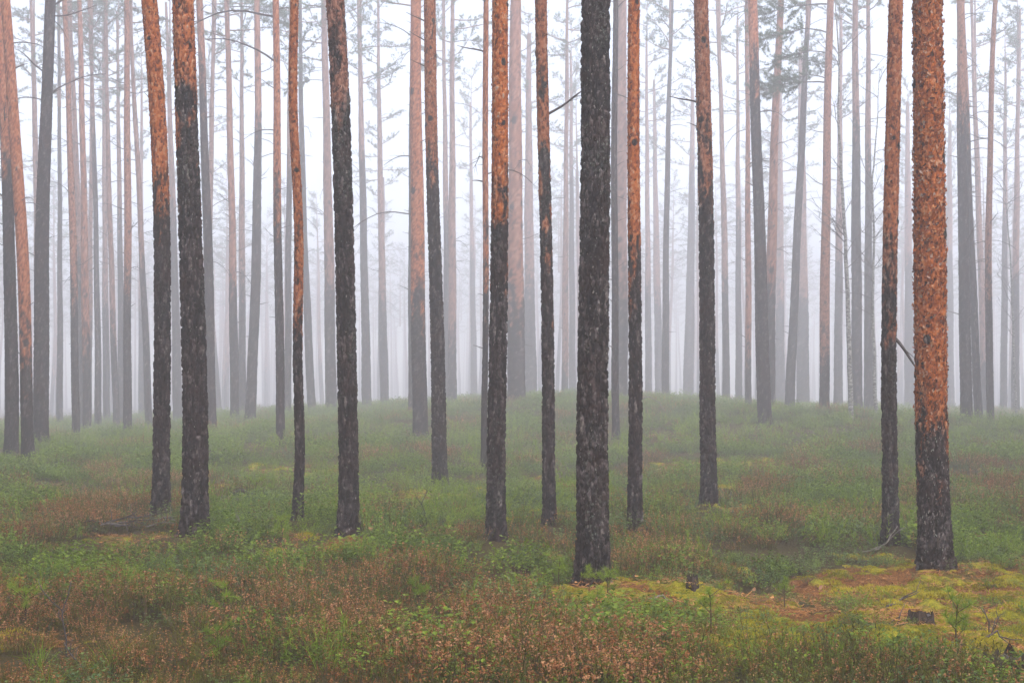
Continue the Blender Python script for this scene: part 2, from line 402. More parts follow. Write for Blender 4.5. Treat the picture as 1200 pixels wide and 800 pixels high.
# zones of the forest floor, as ellipses on the ground (x, y, rx, ry, weight)
def zone(lst, x, y, seed, wob=0.16, fq=0.7):
    v = np.zeros(np.broadcast(x, y).shape)
    wx = x + (fbm(x * fq, y * fq, 3.3, seed, 3) - 0.5) * 3.0 * wob * 2; wy = y + (fbm(x * fq, y * fq, 9.1, seed + 5, 3) - 0.5) * 6.0 * wob
    for (cx, cy_, rx, ry, w) in lst:
        q = np.sqrt(((wx - cx) / rx) ** 2 + ((wy - cy_) / ry) ** 2)
        v = np.maximum(v, w * (1 - sstep(0.6, 1.15, q)))
    if lst is HEATH_Z: v = np.maximum(v, .75 * sstep(.55, .66, fbm(x * .6 + 9, y * .42, 2.7, 417, 3)) * sstep(13, 16, y))
    if lst is MOSS_Z:                     # bare mossy spots all over, and tussocks standing in the big patches
        sp_ = fbm(x * 1.35 + 4, y * 0.9, 7.7, 311, 3)
        v = np.maximum(v * (1 - .55 * sstep(.56, .66, fbm(x * 2.2, y * 1.6, 5.5, 77, 2))), .8 * sstep(.63, .72, sp_) * (1 - sstep(24, 40, y)))
    return v
MOSS_Z = [(-4.15, 14.9, .7, 1.0, .45), (3.1, 10.9, 2.3, 1.5, 1.0), (1.25, 12.0, 1.2, 1.1, 1.0), (3.6, 12.6, 1.5, 1.6, 0.95), (0.35, 12.1, 0.8, 0.6, 0.8), (2.5, 9.8, 1.9, 0.8, 0.95), (0.9, 11.2, 0.7, 0.6, .8),
          (-1.75, 14.6, 0.5, 0.5, 0.6), (-1.9, 21.5, 1.8, 1.6, 0.8), (-0.8, 25.0, 1.6, 1.6, 0.7), (-3.6, 22.5, 1.0, 1.6, 0.7),
          (4.6, 31.0, 1.6, 1.6, 0.9), (1.0, 27.0, 1.2, 1.4, 0.6), (-4.5, 29.0, 1.3, 2.2, 0.7), (0.6, 18.0, 0.7, 0.6, 0.5), (2.8, 18.5, 0.7, 0.5, 0.6), (5.0, 13.8, 0.9, 0.8, 0.6)]
HEATH_Z = [(-2.2, 10.0, 3.6, 2.1, 1.0), (-0.2, 9.3, 1.5, 1.3, 1.0), (-1.5, 8.4, 2.8, 1.0, 1.0), (-0.7, 12.6, 1.2, 1.6, 0.8), (-4.6, 14.0, 1.6, 3.0, 0.75), (-5.0, 18.5, 1.5, 3.4, 0.8),
           (1.7, 13.9, 0.9, 1.0, 0.8), (3.2, 16.3, 1.2, 1.8, 0.65), (2.0, 17.5, 1.0, 1.6, 0.5), (6.0, 19.0, 1.2, 2.6, 0.7), (-6.5, 24, 1.8, 3.2, 0.7),
           (0.2, 15.4, 1.5, 1.0, 0.6), (-3.3, 33, 1.0, 2.0, 0.7), (2.0, 26.5, 0.8, 1.4, 0.6)]
GREENH_Z = [(1.75, 8.6, 1.1, 0.6, 1.0), (2.9, 8.3, 0.8, 0.45, .6), (1.15, 9.6, .4, .35, .9), (1.5, 10.9, .22, .25, .8)]
xs = np.r_[-np.geomspace(300, 9.2, 60), np.linspace(-9, 9, 361), np.geomspace(9.2, 300, 60)]
ys = np.r_[-np.geomspace(60, 1, 14)[:-1], np.linspace(-1, 6.6, 30), np.arange(6.7, 20, 0.05), np.geomspace(20.05, 335, 235)]
GX, GY = np.meshgrid(xs, ys)
gx, gy = GX.ravel(), GY.ravel()
gz0 = terrain(gx, gy)
mz = zone(MOSS_Z, gx, gy, 40)
fade = 1 - sstep(30, 90, np.hypot(gx, gy))
c1 = fbm(gx * 3.2, gy * 3.2, 0.5, 5, 2); c2 = fbm(gx * 8.5, gy * 8.5, 1.5, 6, 2)
hump = sstep(0.42, 0.72, c1) * 0.65 + sstep(0.4, 0.75, c2) * 0.35
gz = gz0 + relief(gx, gy) + fade * (hump * (0.03 + 0.085 * mz) + (fbm(gx * 14, gy * 14, 2.2, 9, 2) - 0.5) * 0.03)
gz += swell(gx, gy)
def ground_z(x, y): return terrain(x, y) + relief(x, y) + swell(np.asarray(x, float), np.asarray(y, float))
ny, nx = GX.shape
idx = np.arange(nx * ny).reshape(ny, nx)
quads = np.stack([idx[:-1, :-1], idx[:-1, 1:], idx[1:, 1:], idx[1:, :-1]], -1).reshape(-1, 4)
hump_attr = np.clip(hump * 1.15, 0, 1)
gme = mesh_from('ground', np.stack([gx, gy, gz], 1), quads, M_GROUND, True, {'moss': np.maximum(mz, 0.35 * sstep(0.5, 0.7, fbm(gx * .8, gy * .8, .1, 77, 3))), 'hump': hump_attr})
tag(link('ground', gme), kind='structure')

# ------------------------------------------------------------------ trunks
def trunk_mesh(name, zs, path, radius, N, depth, or_z, or_patch, or_band, lich, seed, rough=1.0, plates=True, flare_lobes=5, pale=0.0):
    th = np.linspace(0, 2 * math.pi, N, endpoint=False)
    Z, T = np.meshgrid(zs, th, indexing='ij')
    R = radius(Z)
    ph = seed * 1.7
    R = R * (1 + 0.20 * np.exp(-np.maximum(Z, 0) / 0.20) * np.cos(flare_lobes * T + ph) + 0.03 * np.sin(2 * T + ph + Z * 0.6))
    ux, uy = np.cos(T), np.sin(T)
    X, Y = ux * R, uy * R
    low = fbm(X * 2.5 + seed, Y * 2.5, Z * 0.9, seed, 3)
    orange = sstep(-1.0, 1.0, (Z - or_z) / or_band + (fbm(X * 7 + seed * 3, Y * 7, Z * 2.6, seed + 31, 4) - 0.5) * 4.0 * or_patch)
    # dark branch scars in whorls
    rs = random.Random(seed)
    for k in range(16):
        kz = or_z + rs.uniform(-1.0, 7.0); kt = rs.uniform(0, 6.28); ks = rs.uniform(0.02, 0.055) * (radius(np.array(kz)) / 0.12)
        dt = (T - kt + math.pi) % (2 * math.pi) - math.pi
        q = np.sqrt((dt * R) ** 2 + ((Z - kz) * 0.75) ** 2) / max(ks, 0.012)
        orange = orange * (1 - 0.95 * (1 - sstep(0.7, 1.3, q)))
        R = R + 0.010 * np.exp(-q * q)
    plate = np.full(Z.shape, 0.5)
    if plates:
        wx = (fbm(X * 12, Y * 12, Z * 9, seed + 3, 2) - 0.5); 
        f1, f2, rn = voronoi(X / 0.034 + wx * 0.8, Y / 0.034 + wx * 0.8, Z / 0.105 + wx * 1.1, seed + 7)
        e = sstep(0.0, 0.32, f2 - f1)
        g1, g2, rn2 = voronoi(X / 0.026 + wx, Y / 0.026 - wx, Z / 0.036 + wx, seed + 19)
        e2 = sstep(0.0, 0.4, g2 - g1)
        fine = vnoise(X * 70, Y * 70, Z * 45, seed + 2) - 0.5
        d_low = depth * ((e - 1) * 1.25 + rn * 0.45 + (e2 - 1) * 0.25 + fine * 0.4)
        d_up = depth * 0.55 * ((e2 - 1) * 0.7 + rn2 * 0.7 + fine * 0.5)
        R = R + d_low * (1 - orange) + d_up * orange
        plate = (rn * 0.55 + rn2 * 0.25 + (fine + 0.5) * 0.2) * (1 - orange) + (rn2 * 0.7 + rn * 0.3) * orange
    else:
        R = R * (1 + (fbm(X * 9, Y * 9, Z * 5, seed + 2, 2) - 0.5) * 0.15 * rough)
        plate = vnoise(X * 22, Y * 22, Z * 9, seed)
    R = np.maximum(R, 0.01)
    lichen = lich * sstep(0.50, 0.66, fbm(X * 5, Y * 5, Z * 1.6, seed + 50, 3)) * (1 - orange)
    cx, cyy = path(Z)
    V = np.stack([cx + ux * R, cyy + uy * R, Z], -1).reshape(-1, 3)
    nz = len(zs)
    i = np.arange(nz * N).reshape(nz, N); j = np.roll(i, -1, 1)
    q = np.stack([i[:-1], j[:-1], j[1:], i[1:]], -1).reshape(-1, 4)
    me = mesh_from(name, V, q, M_BARK, True, {'orange': orange, 'plate': plate, 'lichen': lichen, 'pale': np.full(Z.size, pale)})
    return me, (Z, T, V.reshape(nz, N, 3), orange, R)

def flakes_mesh(name, data, count, zmax, seed, size, lich, pale=0.0):
    """loose curled scales of bark and crusts of lichen standing off the trunk"""
    Z, T, V, O, R = data
    rg = np.random.default_rng(seed)
    nz = int(np.searchsorted(Z[:, 0], zmax)); n = Z.shape[1]
    a = rg.integers(3, nz - 2, count); b = rg.integers(0, n, count)
    P = V[a, b]; t = T[a, b]; o = O[a, b]
    nrm = np.stack([np.cos(t), np.sin(t), np.zeros(count)], 1); tan = np.stack([-np.sin(t), np.cos(t), np.zeros(count)], 1)
    up = np.array([0, 0, 1.0])
    s = size * rg.uniform(0.35, 1.0, count) ** 1.4 * 1.35 * (0.75 + 0.5 * o)
    isl = ((rg.random(count) < lich) & (o < 0.5)).astype(int); s = np.where(isl, s * .55, s)
    ang = rg.normal(0, 0.2 + .5 * o, count)
    u = tan * np.cos(ang)[:, None] + up * np.sin(ang)[:, None]; v = -tan * np.sin(ang)[:, None] + up * np.cos(ang)[:, None]
    lift = s * rg.uniform(0.15, 0.75, count); w = s * rg.uniform(0.4, 0.9, count); h = s * rg.uniform(0.7, 1.4, count) * (1 + 1.2 * (1 - o) * rg.random(count)); lift = lift * (0.55 + .45 * o)
    side = rg.choice([-1, 1], count)
    A = P + nrm * 0.001 - u * w[:, None] * .5 - v * h[:, None] * .5
    B = P + nrm * 0.003 + u * w[:, None] * .5 - v * h[:, None] * .4
    Cc = P + nrm * (lift * 0.6)[:, None] + u * w[:, None] * .45 + v * h[:, None] * .5
    D = P + nrm * lift[:, None] - u * w[:, None] * .4 + v * h[:, None] * .35 * side[:, None]
    VV = np.stack([A, B, Cc, D], 1).reshape(-1, 3)
    q = np.arange(count * 4).reshape(-1, 4)
    pl = np.clip(rg.normal(0.52, 0.30, count), 0, 1)
    me = mesh_from(name, VV, q, [M_BARK, M_LICHEN], False, {'orange': np.repeat(o, 4), 'plate': np.repeat(pl, 4), 'lichen': np.zeros(count * 4), 'pale': np.full(count * 4, pale), 'tint': np.repeat(rg.random(count), 4)}, isl)
    return me

# ------------------------------------------------------------------ branches and crowns (shared by many trees)
def needle_tuft(mb, c, d, L, n, m, rg, spread=0.9, w=0.012):
    d = d.normalized()
    for _ in range(n):
        v = (d * rg.uniform(0.25, 1.0) + Vector((rg.gauss(0, 1), rg.gauss(0, 1), rg.gauss(0, 1))) * spread * 0.6).normalized()
        s = v.cross(Vector((rg.gauss(0, 1), rg.gauss(0, 1), rg.gauss(0, 1)))).normalized()
        l = L * rg.uniform(0.6, 1.15)
        mb.poly([c - s * w, c + s * w, c + v * l], m, rg.random())
def crown_mesh(seed, nl=24, rmax=2.1, H=8.5):
    rg = random.Random(seed); mb = MB()
    mb.tube([(0, 0, z) for z in np.linspace(-0.2, H, 7)], [0.10 * (1 - z / H * 0.93) for z in np.linspace(0, H, 7)], 6, 0)
    for i in range(nl):
        t = (i + rg.random()) / nl
        z = t * H * 0.97; az = rg.uniform(0, 6.283)
        L = rmax * (0.45 + 0.75 * math.sin(min(1, t * 1.35 + 0.15) * math.pi * 0.9)) * rg.uniform(0.55, 1.2)
        rise = rg.uniform(-0.1, 0.35) + 0.5 * t
        d = Vector((math.cos(az), math.sin(az), rise)).normalized(); p = Vector((0, 0, z)); pts = [p.copy()]
        for k in range(5):
            d = (d + Vector((rg.gauss(0, .14), rg.gauss(0, .14), rg.gauss(0.03, .10)))).normalized(); p = p + d * L / 5; pts.append(p.copy())
        mb.tube(pts, [0.032 * (1 - k / 6) + 0.004 for k in range(6)], 4, 0)
        for k in range(1, 6):
            for _ in range(2 if k < 2 else 4):
                sd_ = (d + Vector((rg.gauss(0, .8), rg.gauss(0, .8), rg.gauss(0.1, .4)))).normalized()
                q = pts[k] + (pts[k] - pts[k - 1]) * rg.uniform(-0.6, 0.2)
                l = rg.uniform(0.2, 0.55) * (0.6 + 0.4 * L / rmax)
                e = q + sd_ * l
                mb.poly([q + Vector((0, 0, .008)), q - Vector((0, 0, .008)), e], 0)
                for tt in (0.45, 0.8, 1.0):
                    needle_tuft(mb, q + (e - q) * tt, sd_ + Vector((0, 0, .35)), 0.15, 11, 1, rg, 1.0, 0.011)
    return mb.mesh('crown', [M_UPPER, M_NEEDLE])
CROWNS = [crown_mesh(100 + k, 15 + k, 1.9 + 0.12 * k, 7.6 + 0.4 * k) for k in range(5)]

HCROWN = [crown_mesh(130 + k, 30, 2.4, 8.6) for k in range(2)]

def dead_branch_mesh(seed, L, curve=0.3, twigs=4, r=0.018):
    """a bare branch growing along +X"""
    rg = random.Random(seed); mb = MB()
    p = Vector((-0.03, 0, 0)); d = Vector((1, rg.uniform(-.15, .15), rg.uniform(0.0, 0.45))).normalized(); pts = [p.copy()]; n = 7
    for k in range(n):
        d = (d + Vector((0.05, rg.gauss(0, .10), -curve * 0.18 + rg.gauss(0, .09)))).normalized(); p = p + d * L / n; pts.append(p.copy())
    mb.tube(pts, [r * (1 - k / (n + 1)) ** 0.8 + 0.0022 for k in range(n + 1)], 5, 0)
    for _ in range(twigs):
        k = rg.randint(2, n - 1); q = pts[k]
        dd = ((pts[k + 1] - pts[k]).normalized() + Vector((rg.gauss(0, .3), rg.gauss(0, .6), rg.gauss(0, .5)))).normalized(); l = L * rg.uniform(.12, .35)
        e1 = q + dd * l * .5 + Vector((0, 0, rg.uniform(-.03, .03))); e2 = e1 + (dd + Vector((0, 0, rg.uniform(-.4, .3)))).normalized() * l * .5
        mb.tube([q, e1, e2], [0.0055, 0.004, 0.002], 4, 0)
    return mb.mesh('dead_branch', M_DEAD)
DEADB = [dead_branch_mesh(300 + k, [0.55, 0.8, 1.1, 1.4, 1.0, 1.7, 0.35, 0.45][k], [.2, .6, .9, .5, -.2, .7, .1, .3][k], [1, 3, 5, 6, 4, 7, 0, 1][k]) for k in range(8)]

def live_branch_mesh(seed, L, tuftL=0.095):
    rg = random.Random(seed); mb = MB()
    p = Vector((0, 0, 0)); d = Vector((1, 0.1, 0.25)).normalized(); pts = [p.copy()]; n = 8
    for k in range(n):
        d = (d + Vector((0.03, rg.gauss(0, .12), -0.05 + rg.gauss(0, .09)))).normalized(); p = p + d * L / n; pts.append(p.copy())
    mb.tube(pts, [0.016 * (1 - k / (n + 1)) + 0.003 for k in range(n + 1)], 5, 0)
    for k in range(3, n + 1):
        for _ in range(9):
            dd = (d + Vector((rg.gauss(0, .5), rg.gauss(0, .9), rg.gauss(0.0, .75)))).normalized(); l = rg.uniform(0.2, 0.55)
            q = pts[k]; m_ = q + dd * l * .6; e = m_ + (dd + Vector((0, 0, .4))).normalized() * l * .4
            mb.tube([q, m_, e], [.006, .004, .002], 3, 0)
            for s in np.linspace(0.55, 1, 4):
                c = q + (m_ - q) * min(1, s / .6) if s < .6 else m_ + (e - m_) * ((s - .6) / .4)
                needle_tuft(mb, c, dd + Vector((0, 0, .3)), tuftL, 22, 1, rg, 1.3, 0.0048)
    return mb.mesh('live_branch', [M_DEAD, M_NEEDLE])

# ------------------------------------------------------------------ pine trees
def make_paths(x0, x1, xb, yb, d, H, seed, crook=0.0):
    """trunk axis as offsets from the foot, and the foot itself"""
    bx = px(xb, d); bz = float(ground_z(bx, d))
    z1 = pz(280, d) - bz; z0 = pz(0, d) - bz
    o1 = px(x1, d) - bx; o0 = px(x0, d) - bx
    rs = random.Random(seed); ly = rs.uniform(-0.012, 0.012); ph = rs.uniform(0, 6)
    s_end = (o0 - o1) / (z0 - z1)
    def path(z):
        # quadratic through the three points, then a damped continuation of the lean
        t = np.clip(z, -1, z0)
        q = o1 * t * (t - z0) / (z1 * (z1 - z0)) + o0 * t * (t - z1) / (z0 * (z0 - z1))
        ex = np.clip(z - z0, 0, None)
        q = q + s_end * 6 * (1 - np.exp(-ex / 6)) * 0.8
        q = q + crook * np.sin(z * 2.1 + ph) * sstep(0.1, 1.0, z) + 0.012 * np.sin(z * 0.9 + ph) * sstep(0.2, 1.5, z)
        return q, ly * z + 0.01 * np.sin(z * 0.7 + ph)
    return bx, bz, path, z0, z1
def radius_fn(rmid, zmid, H, flare):
    f = lambda z: np.clip(1 - 0.93 * np.asarray(z, float) / H, 0.03, 2) ** 0.75
    return lambda z: rmid * f(z) / f(zmid) * (1 + flare * np.exp(-np.maximum(z, -0.3) / 0.20))

ROOTS = {}
def add_crown(root, path, zc, H, rs, k=None):
    me = CROWNS[rs.randrange(5)] if k is None else HCROWN[k % 2]
    cx, cyy = path(np.array(zc)); 
    o = link('crown', me, root, (float(cx), float(cyy), zc), (0, 0, rs.uniform(0, 6.28)), rs.uniform(0.85, 1.1) * (1.0 if k is None else 1.0)); return o
def add_dead(root, path, radius, z, az, scale, k, tilt=0.0):
    cx, cyy = path(np.array(z)); r = float(radius(np.array(z))) * 0.85
    return link('dead_branch', DEADB[k], root, (float(cx) + math.cos(az) * r, float(cyy) + math.sin(az) * r, z), Euler((0, -tilt, az), 'XYZ'), scale)

HUE = [0, 0, .3, .15, 0, .2, .75, 0, .45, 0, .5, .35]
def hero(i, t):
    x0, x1, xb, yb, w, d, oy, patch, lich, label = t
    seed = 1000 + i * 13; rs = random.Random(seed)
    H = rs.uniform(23.5, 25.5)
    bx, bz, path, z0, z1 = make_paths(x0, x1, xb, yb, d, H, seed, 0.018 if i == 5 else 0.0)
    rmid = w / 2 / F * d * 0.92
    rad = radius_fn(rmid, z1, H, 0.26)
    root = bpy.data.objects.new('pine_tree', None); COL.objects.link(root); root.location = (bx, d, bz); root.empty_display_size = .3
    tag(root, label, 'tree', 'pine trees of the near stand'); ROOTS[('h', i)] = (root, path, rad, z0, z1, d, bz)
    zc = rs.uniform(15.0, 16.5); Htr = zc + 0.6
    step = max(0.011, 0.78 * d / F)
    zs = np.r_[np.arange(-0.35, z0 + 0.9, step), np.linspace(z0 + 1.0, Htr, 40)]
    N = int(min(150, max(52, w * 3.6)))
    or_z = pz(oy, d) - bz
    depth = min(0.022, 0.10 * rmid + 0.005) * (0.85 if i == 5 else 1.0)
    me, data = trunk_mesh('trunk', zs, path, rad, N, depth, or_z, patch, 1.2, lich * 0.8, seed, pale=HUE[i])
    link('trunk', me, root)
    cnt = int(6500 * (w / 39) ** 1.3 * (15 / d))
    if i == 1: cnt = 13000
    fl = flakes_mesh('bark_flakes', data, cnt, z0 + 0.4, seed + 5, (0.025 if i == 1 else 0.020) * min(1.0, 0.45 + rmid * 3.6), 0.15 * lich, HUE[i])
    tag(link('bark_flakes', fl, root), kind='stuff')
    add_crown(root, path, zc, H, rs)
    for k in range(8):
        add_dead(root, path, rad, rs.uniform(z0 + 0.6, zc), rs.uniform(0, 6.28), rs.uniform(0.7, 1.3), rs.randrange(6), rs.uniform(-.2, .3))
for i, t in enumerate(HERO): hero(i, t)

PI = math.pi
PALE_LABEL = 'pale slim pine trunk fading into the fog, in the misty middle rows'
def mid_tree(i, t):
    x0, x1, xb, yb, w, d, oy, patch, label = t
    seed = 3000 + i * 17; rs = random.Random(seed)
    H = rs.uniform(25.5, 28.0)
    bx, bz, path, z0, z1 = make_paths(x0, x1, xb, yb, d, H, seed)
    rmid = w / 2 / F * d
    rad = radius_fn(rmid, z1, H, 0.15)
    root = bpy.data.objects.new('pine_tree', None); COL.objects.link(root); root.location = (bx, d, bz); root.empty_display_size = .3
    tag(root, label or PALE_LABEL, 'tree', 'pine trees standing in the mist'); ROOTS[('m', i)] = (root, path, rad, z0, z1, d, bz)
    zc = rs.uniform(16.0, 18.5)
    near = d < 52
    zs = np.r_[np.linspace(-0.35, 1.0, 16)[:-1], np.arange(1.0, zc + (0.6 if d < 55 else 6.5), 0.05 if near else 0.10)]
    me, data = trunk_mesh('trunk', zs, path, rad, 30 if near else 20, 0.008, pz(oy, d) - bz, patch, 1.6, 0.5, seed, 1.0, near, pale=(0.35 if d < 45 else 0.7 if d < 62 else 0.95))  # pale rises with distance: the fog's greying put into the bark colour
    link('trunk', me, root)
    add_crown(root, path, zc, H, rs)
    nb = rs.randint(11, 17)
    for k in range(nb):
        z = rs.uniform(max(3.0, (pz(330, d) - bz)), zc + 0.5)
        add_dead(root, path, rad, z, rs.uniform(0, 6.28), rs.uniform(0.6, 1.15) * (0.55 if z < 6 else 1.0), rs.choice([0, 1, 2, 3, 4, 5, 6, 7]), rs.uniform(-.25, .3))
    for k in range(rs.randint(5, 9) if d < 70 else 3):
        z = rs.uniform(pz(420, d) - bz, pz(60, d) - bz)
        add_dead(root, path, rad, z, rs.choice([0, PI]) + rs.gauss(0, .7), rs.uniform(.35, .8) * (d / 40) ** .5, rs.choice([0, 6, 7]), rs.uniform(-.3, .5))
for i, t in enumerate(MIDT): mid_tree(i, t)

# snags that the photograph shows on particular trees: (key, y, side angle, scale, mesh, tilt)
PI = math.pi
for key, y, az, s, k, tl in [
    (('h', 10), 120, PI, 0.75, 0, 0.2), (('h', 10), 40, PI, 0.45, 6, 0.5), (('h', 10), 8, PI, .4, 6, .5), (('h', 10), 148, PI, .4, 7, .4), (('h', 10), 75, PI, .4, 6, .3),
    (('h', 11), 25, PI - .3, .75, 0, .5), (('h', 11), 48, PI - .4, .7, 0, .6), (('h', 11), 78, PI - .3, .6, 0, .5), (('h', 11), 45, -1.2, .7, 7, .9),
    (('h', 4), 116, PI, .35, 6, .5), (('h', 2), 398, -0.5, 1.0, 0, -0.95), (('h', 8), 135, 0.0, .85, 1, .25),
    (('m', 15), 110, 0.1, 0.85, 3, .1), (('m', 15), 118, PI, .75, 2, .25), (('m', 15), 165, 0, .35, 0, .2), (('m', 15), 178, 0, .3, 0, .15), (('m', 15), 220, 0, .28, 0, .2), (('m', 15), 8, 0.0, 1.1, 3, .0),
    (('m', 15), 85, PI, 1.0, 1, .4), (('m', 15), 20, 0, .9, 4, -.2),
    (('m', 4), 28, 0.2, .5, 7, .9), (('m', 4), 112, PI, .45, 0, .3), (('m', 4), 52, PI, .3, 6, .3), (('m', 4), 5, PI, .6, 7, .5), (('m', 4), 195, 0, .4, 0, -.2), (('m', 4), 242, PI, .35, 0, .4),
    (('m', 35), 20, PI, 1.15, 5, .15), (('m', 35), 73, PI, 1.05, 3, .1), (('m', 35), 104, PI, .5, 1, .3), (('m', 35), 158, PI, .4, 0, .1)]:
    root, path, rad, z0, z1, d, bz = ROOTS[key]
    add_dead(root, path, rad, pz(y, d) - bz, az, s * (1.4 if key[0] == 'm' else 1), k, tl)
# the two green branches on the slim pine
LB = [live_branch_mesh(901, 1.75), live_branch_mesh(905, 1.55)]
root, path, rad, z0, z1, d, bz = ROOTS[('m', 7)]
for y, az, s, k in ((38, PI + .25, 1.0, 0), (96, PI - .15, 1.05, 1), (62, PI + .1, .75, 0), (4, PI - .3, 1.1, 1), (92, PI + 0.45, .8, 0)):
    z = pz(y, d) - bz; cx, cyy = path(np.array(z)); link('live_branch', LB[k], root, (float(cx), float(cyy), z), (0, 0, az), s * 1.55)
for key, y, az, s, k in ((('m', 31), 100, PI + .3, .6, 1), (('m', 5), 70, 0.3, .7, 0), (('m', 32), 8, 0.2, 1.0, 1), (('m', 38), 95, PI, .7, 0), (('m', 38), 80, PI + .3, .5, 1), (('m', 41), 50, 0.0, .9, 0), (('m', 41), 75, PI, .7, 1)):
    root, path, rad, z0, z1, d, bz = ROOTS[key]
    z = pz(y, d) - bz; cx, cyy = path(np.array(z)); link('live_branch', LB[k], root, (float(cx), float(cyy), z), (0, 0, az), s * 1.6)

# rows further back: trees that can still be told apart, sharing a few trunks
FARTR = []
for k in range(7):
    rs = random.Random(50 + k); H = 25.0; ph = rs.uniform(0, 6); am = rs.uniform(0.0, 0.22); ln = rs.uniform(-0.3, 0.3)
    path = (lambda ph, am, ln: (lambda z: (am * np.sin(np.asarray(z) * 0.35 + ph) - am * math.sin(ph) + ln * np.asarray(z) / 13, am * 0.5 * np.sin(np.asarray(z) * 0.3))))(ph, am, ln)
    rad = radius_fn(0.135 + 0.012 * (k % 3), 4.0, H, 0.15)
    me, _ = trunk_mesh('trunk', np.r_[-0.4, np.linspace(0, 16.2, 52)], path, rad, 10, 0, [3.5, 5.0, 4.2, 6.5, 3.0, 7.5, 5.5][k], 0.5, 2.0, 0.3, 60 + k, 0.6, False, pale=1.0)  # far trunks fully pale, haze painted into their bark
    mb = MB()
    for b in range(rs.randint(16, 22)):
        z = rs.uniform(4.5, 15.8); az = rs.uniform(0, 6.28); L = rs.uniform(0.5, 1.5) * (0.5 if z < 7 else 1)
        cx, cyy = path(z); p = Vector((float(cx), float(cyy), z)); dv = Vector((math.cos(az), math.sin(az), rs.uniform(-.1, .4))); pts = [p.copy()]
        for s in range(4):
            dv = (dv + Vector((rs.gauss(0, .15), rs.gauss(0, .15), rs.gauss(-.1, .12)))).normalized(); p = p + dv * L / 4; pts.append(p.copy())
        mb.tube(pts, [.017, .013, .010, .007, .004], 3, 0, cap=False)
    FARTR.append((me, mb.mesh('dead_branches', M_DEAD), path))
taken = [(px(t[2], t[5]), t[5]) for t in MIDT]
rs = random.Random(4242)
n_far = 0; tries = 0
while n_far < 165 and tries < 20000:
    tries += 1
    d = 84 + (215 - 84) * math.sqrt(rs.random()); x = rs.uniform(-0.44, 0.44) * d
    if any((x - a) ** 2 + (d - b) ** 2 < 2.8 ** 2 for a, b in taken): continue
    # an open glade lies behind the knoll and beyond the big grey pine
    pxx = 600 + x / d * F
    if d < 140 and (452 < pxx < 476 or 548 < pxx < 560 or 785 < pxx < 800): continue
    taken.append((x, d)); k = rs.randrange(7); s = rs.uniform(1.05, 1.5)
    root = bpy.data.objects.new('pine_tree', None); COL.objects.link(root); root.location = (x, d, float(ground_z(x, d))); root.empty_display_size = .3
    root.rotation_euler = (rs.gauss(0, .012), rs.gauss(0, .014), rs.uniform(0, 6.28))
    tag(root, 'faint distant pine trunk in the far rows, nearly lost in white fog', 'tree', 'faint pines of the far rows')
    me, db, path = FARTR[k]
    link('trunk', me, root, scale=(s, s, 1)); tag(link('dead_branches', db, root), kind='stuff')
    cx, cyy = path(15.4); link('crown', CROWNS[rs.randrange(5)], root, (float(cx), float(cyy), rs.uniform(13.4, 15.7)), (0, 0, rs.uniform(0, 6.28)), rs.uniform(.9, 1.15))
    n_far += 1

# the forest beyond that reads as one mass
FV, FQ, FO = [], [], []
rs = random.Random(99); n8 = 7; nV = 0
crown_pts = []
for k in range(700):
    d = 170 + (310 - 170) * math.sqrt(rs.random()); x = rs.uniform(-0.46, 0.46) * d
    if rs.random() < 0.3 and d < 220: continue
    b = float(terrain(x, d)); r = rs.uniform(.15, .25); lx = rs.gauss(0, .3); ly = rs.gauss(0, .3); oz = rs.uniform(3, 8)
    for z in (-.3, 4.0, 9.0, 15.0):
        rr = r * (1 - z / 26)
        for j in range(n8):
            an = 2 * PI * j / n8; FV.append((x + lx * z / 15 + math.cos(an) * rr, d + ly * z / 15 + math.sin(an) * rr, b + z)); FO.append(min(1, max(0, (z - oz) / 3 + .5)))
    for s in range(3):
        for j in range(n8):
            FQ.append((nV + s * n8 + j, nV + s * n8 + (j + 1) % n8, nV + (s + 1) * n8 + (j + 1) % n8, nV + (s + 1) * n8 + j))
    nV += 4 * n8
    if k % 2: crown_pts.append((x + lx * .8, d + ly * .8, b + rs.uniform(12, 14.4), rs.uniform(0, 6.28), rs.uniform(.9, 1.2), rs.randrange(5)))
fo = link('distant_forest', mesh_from('distant_forest', FV, np.array(FQ), M_BARK, True, {'orange': FO, 'plate': np.full(nV, .5), 'lichen': np.zeros(nV), 'pale': np.ones(nV)}))  # pale at full: bark colour carries some of the haze
tag(fo, 'distant wall of pine trunks dissolving into white fog', 'forest', kind='stuff')

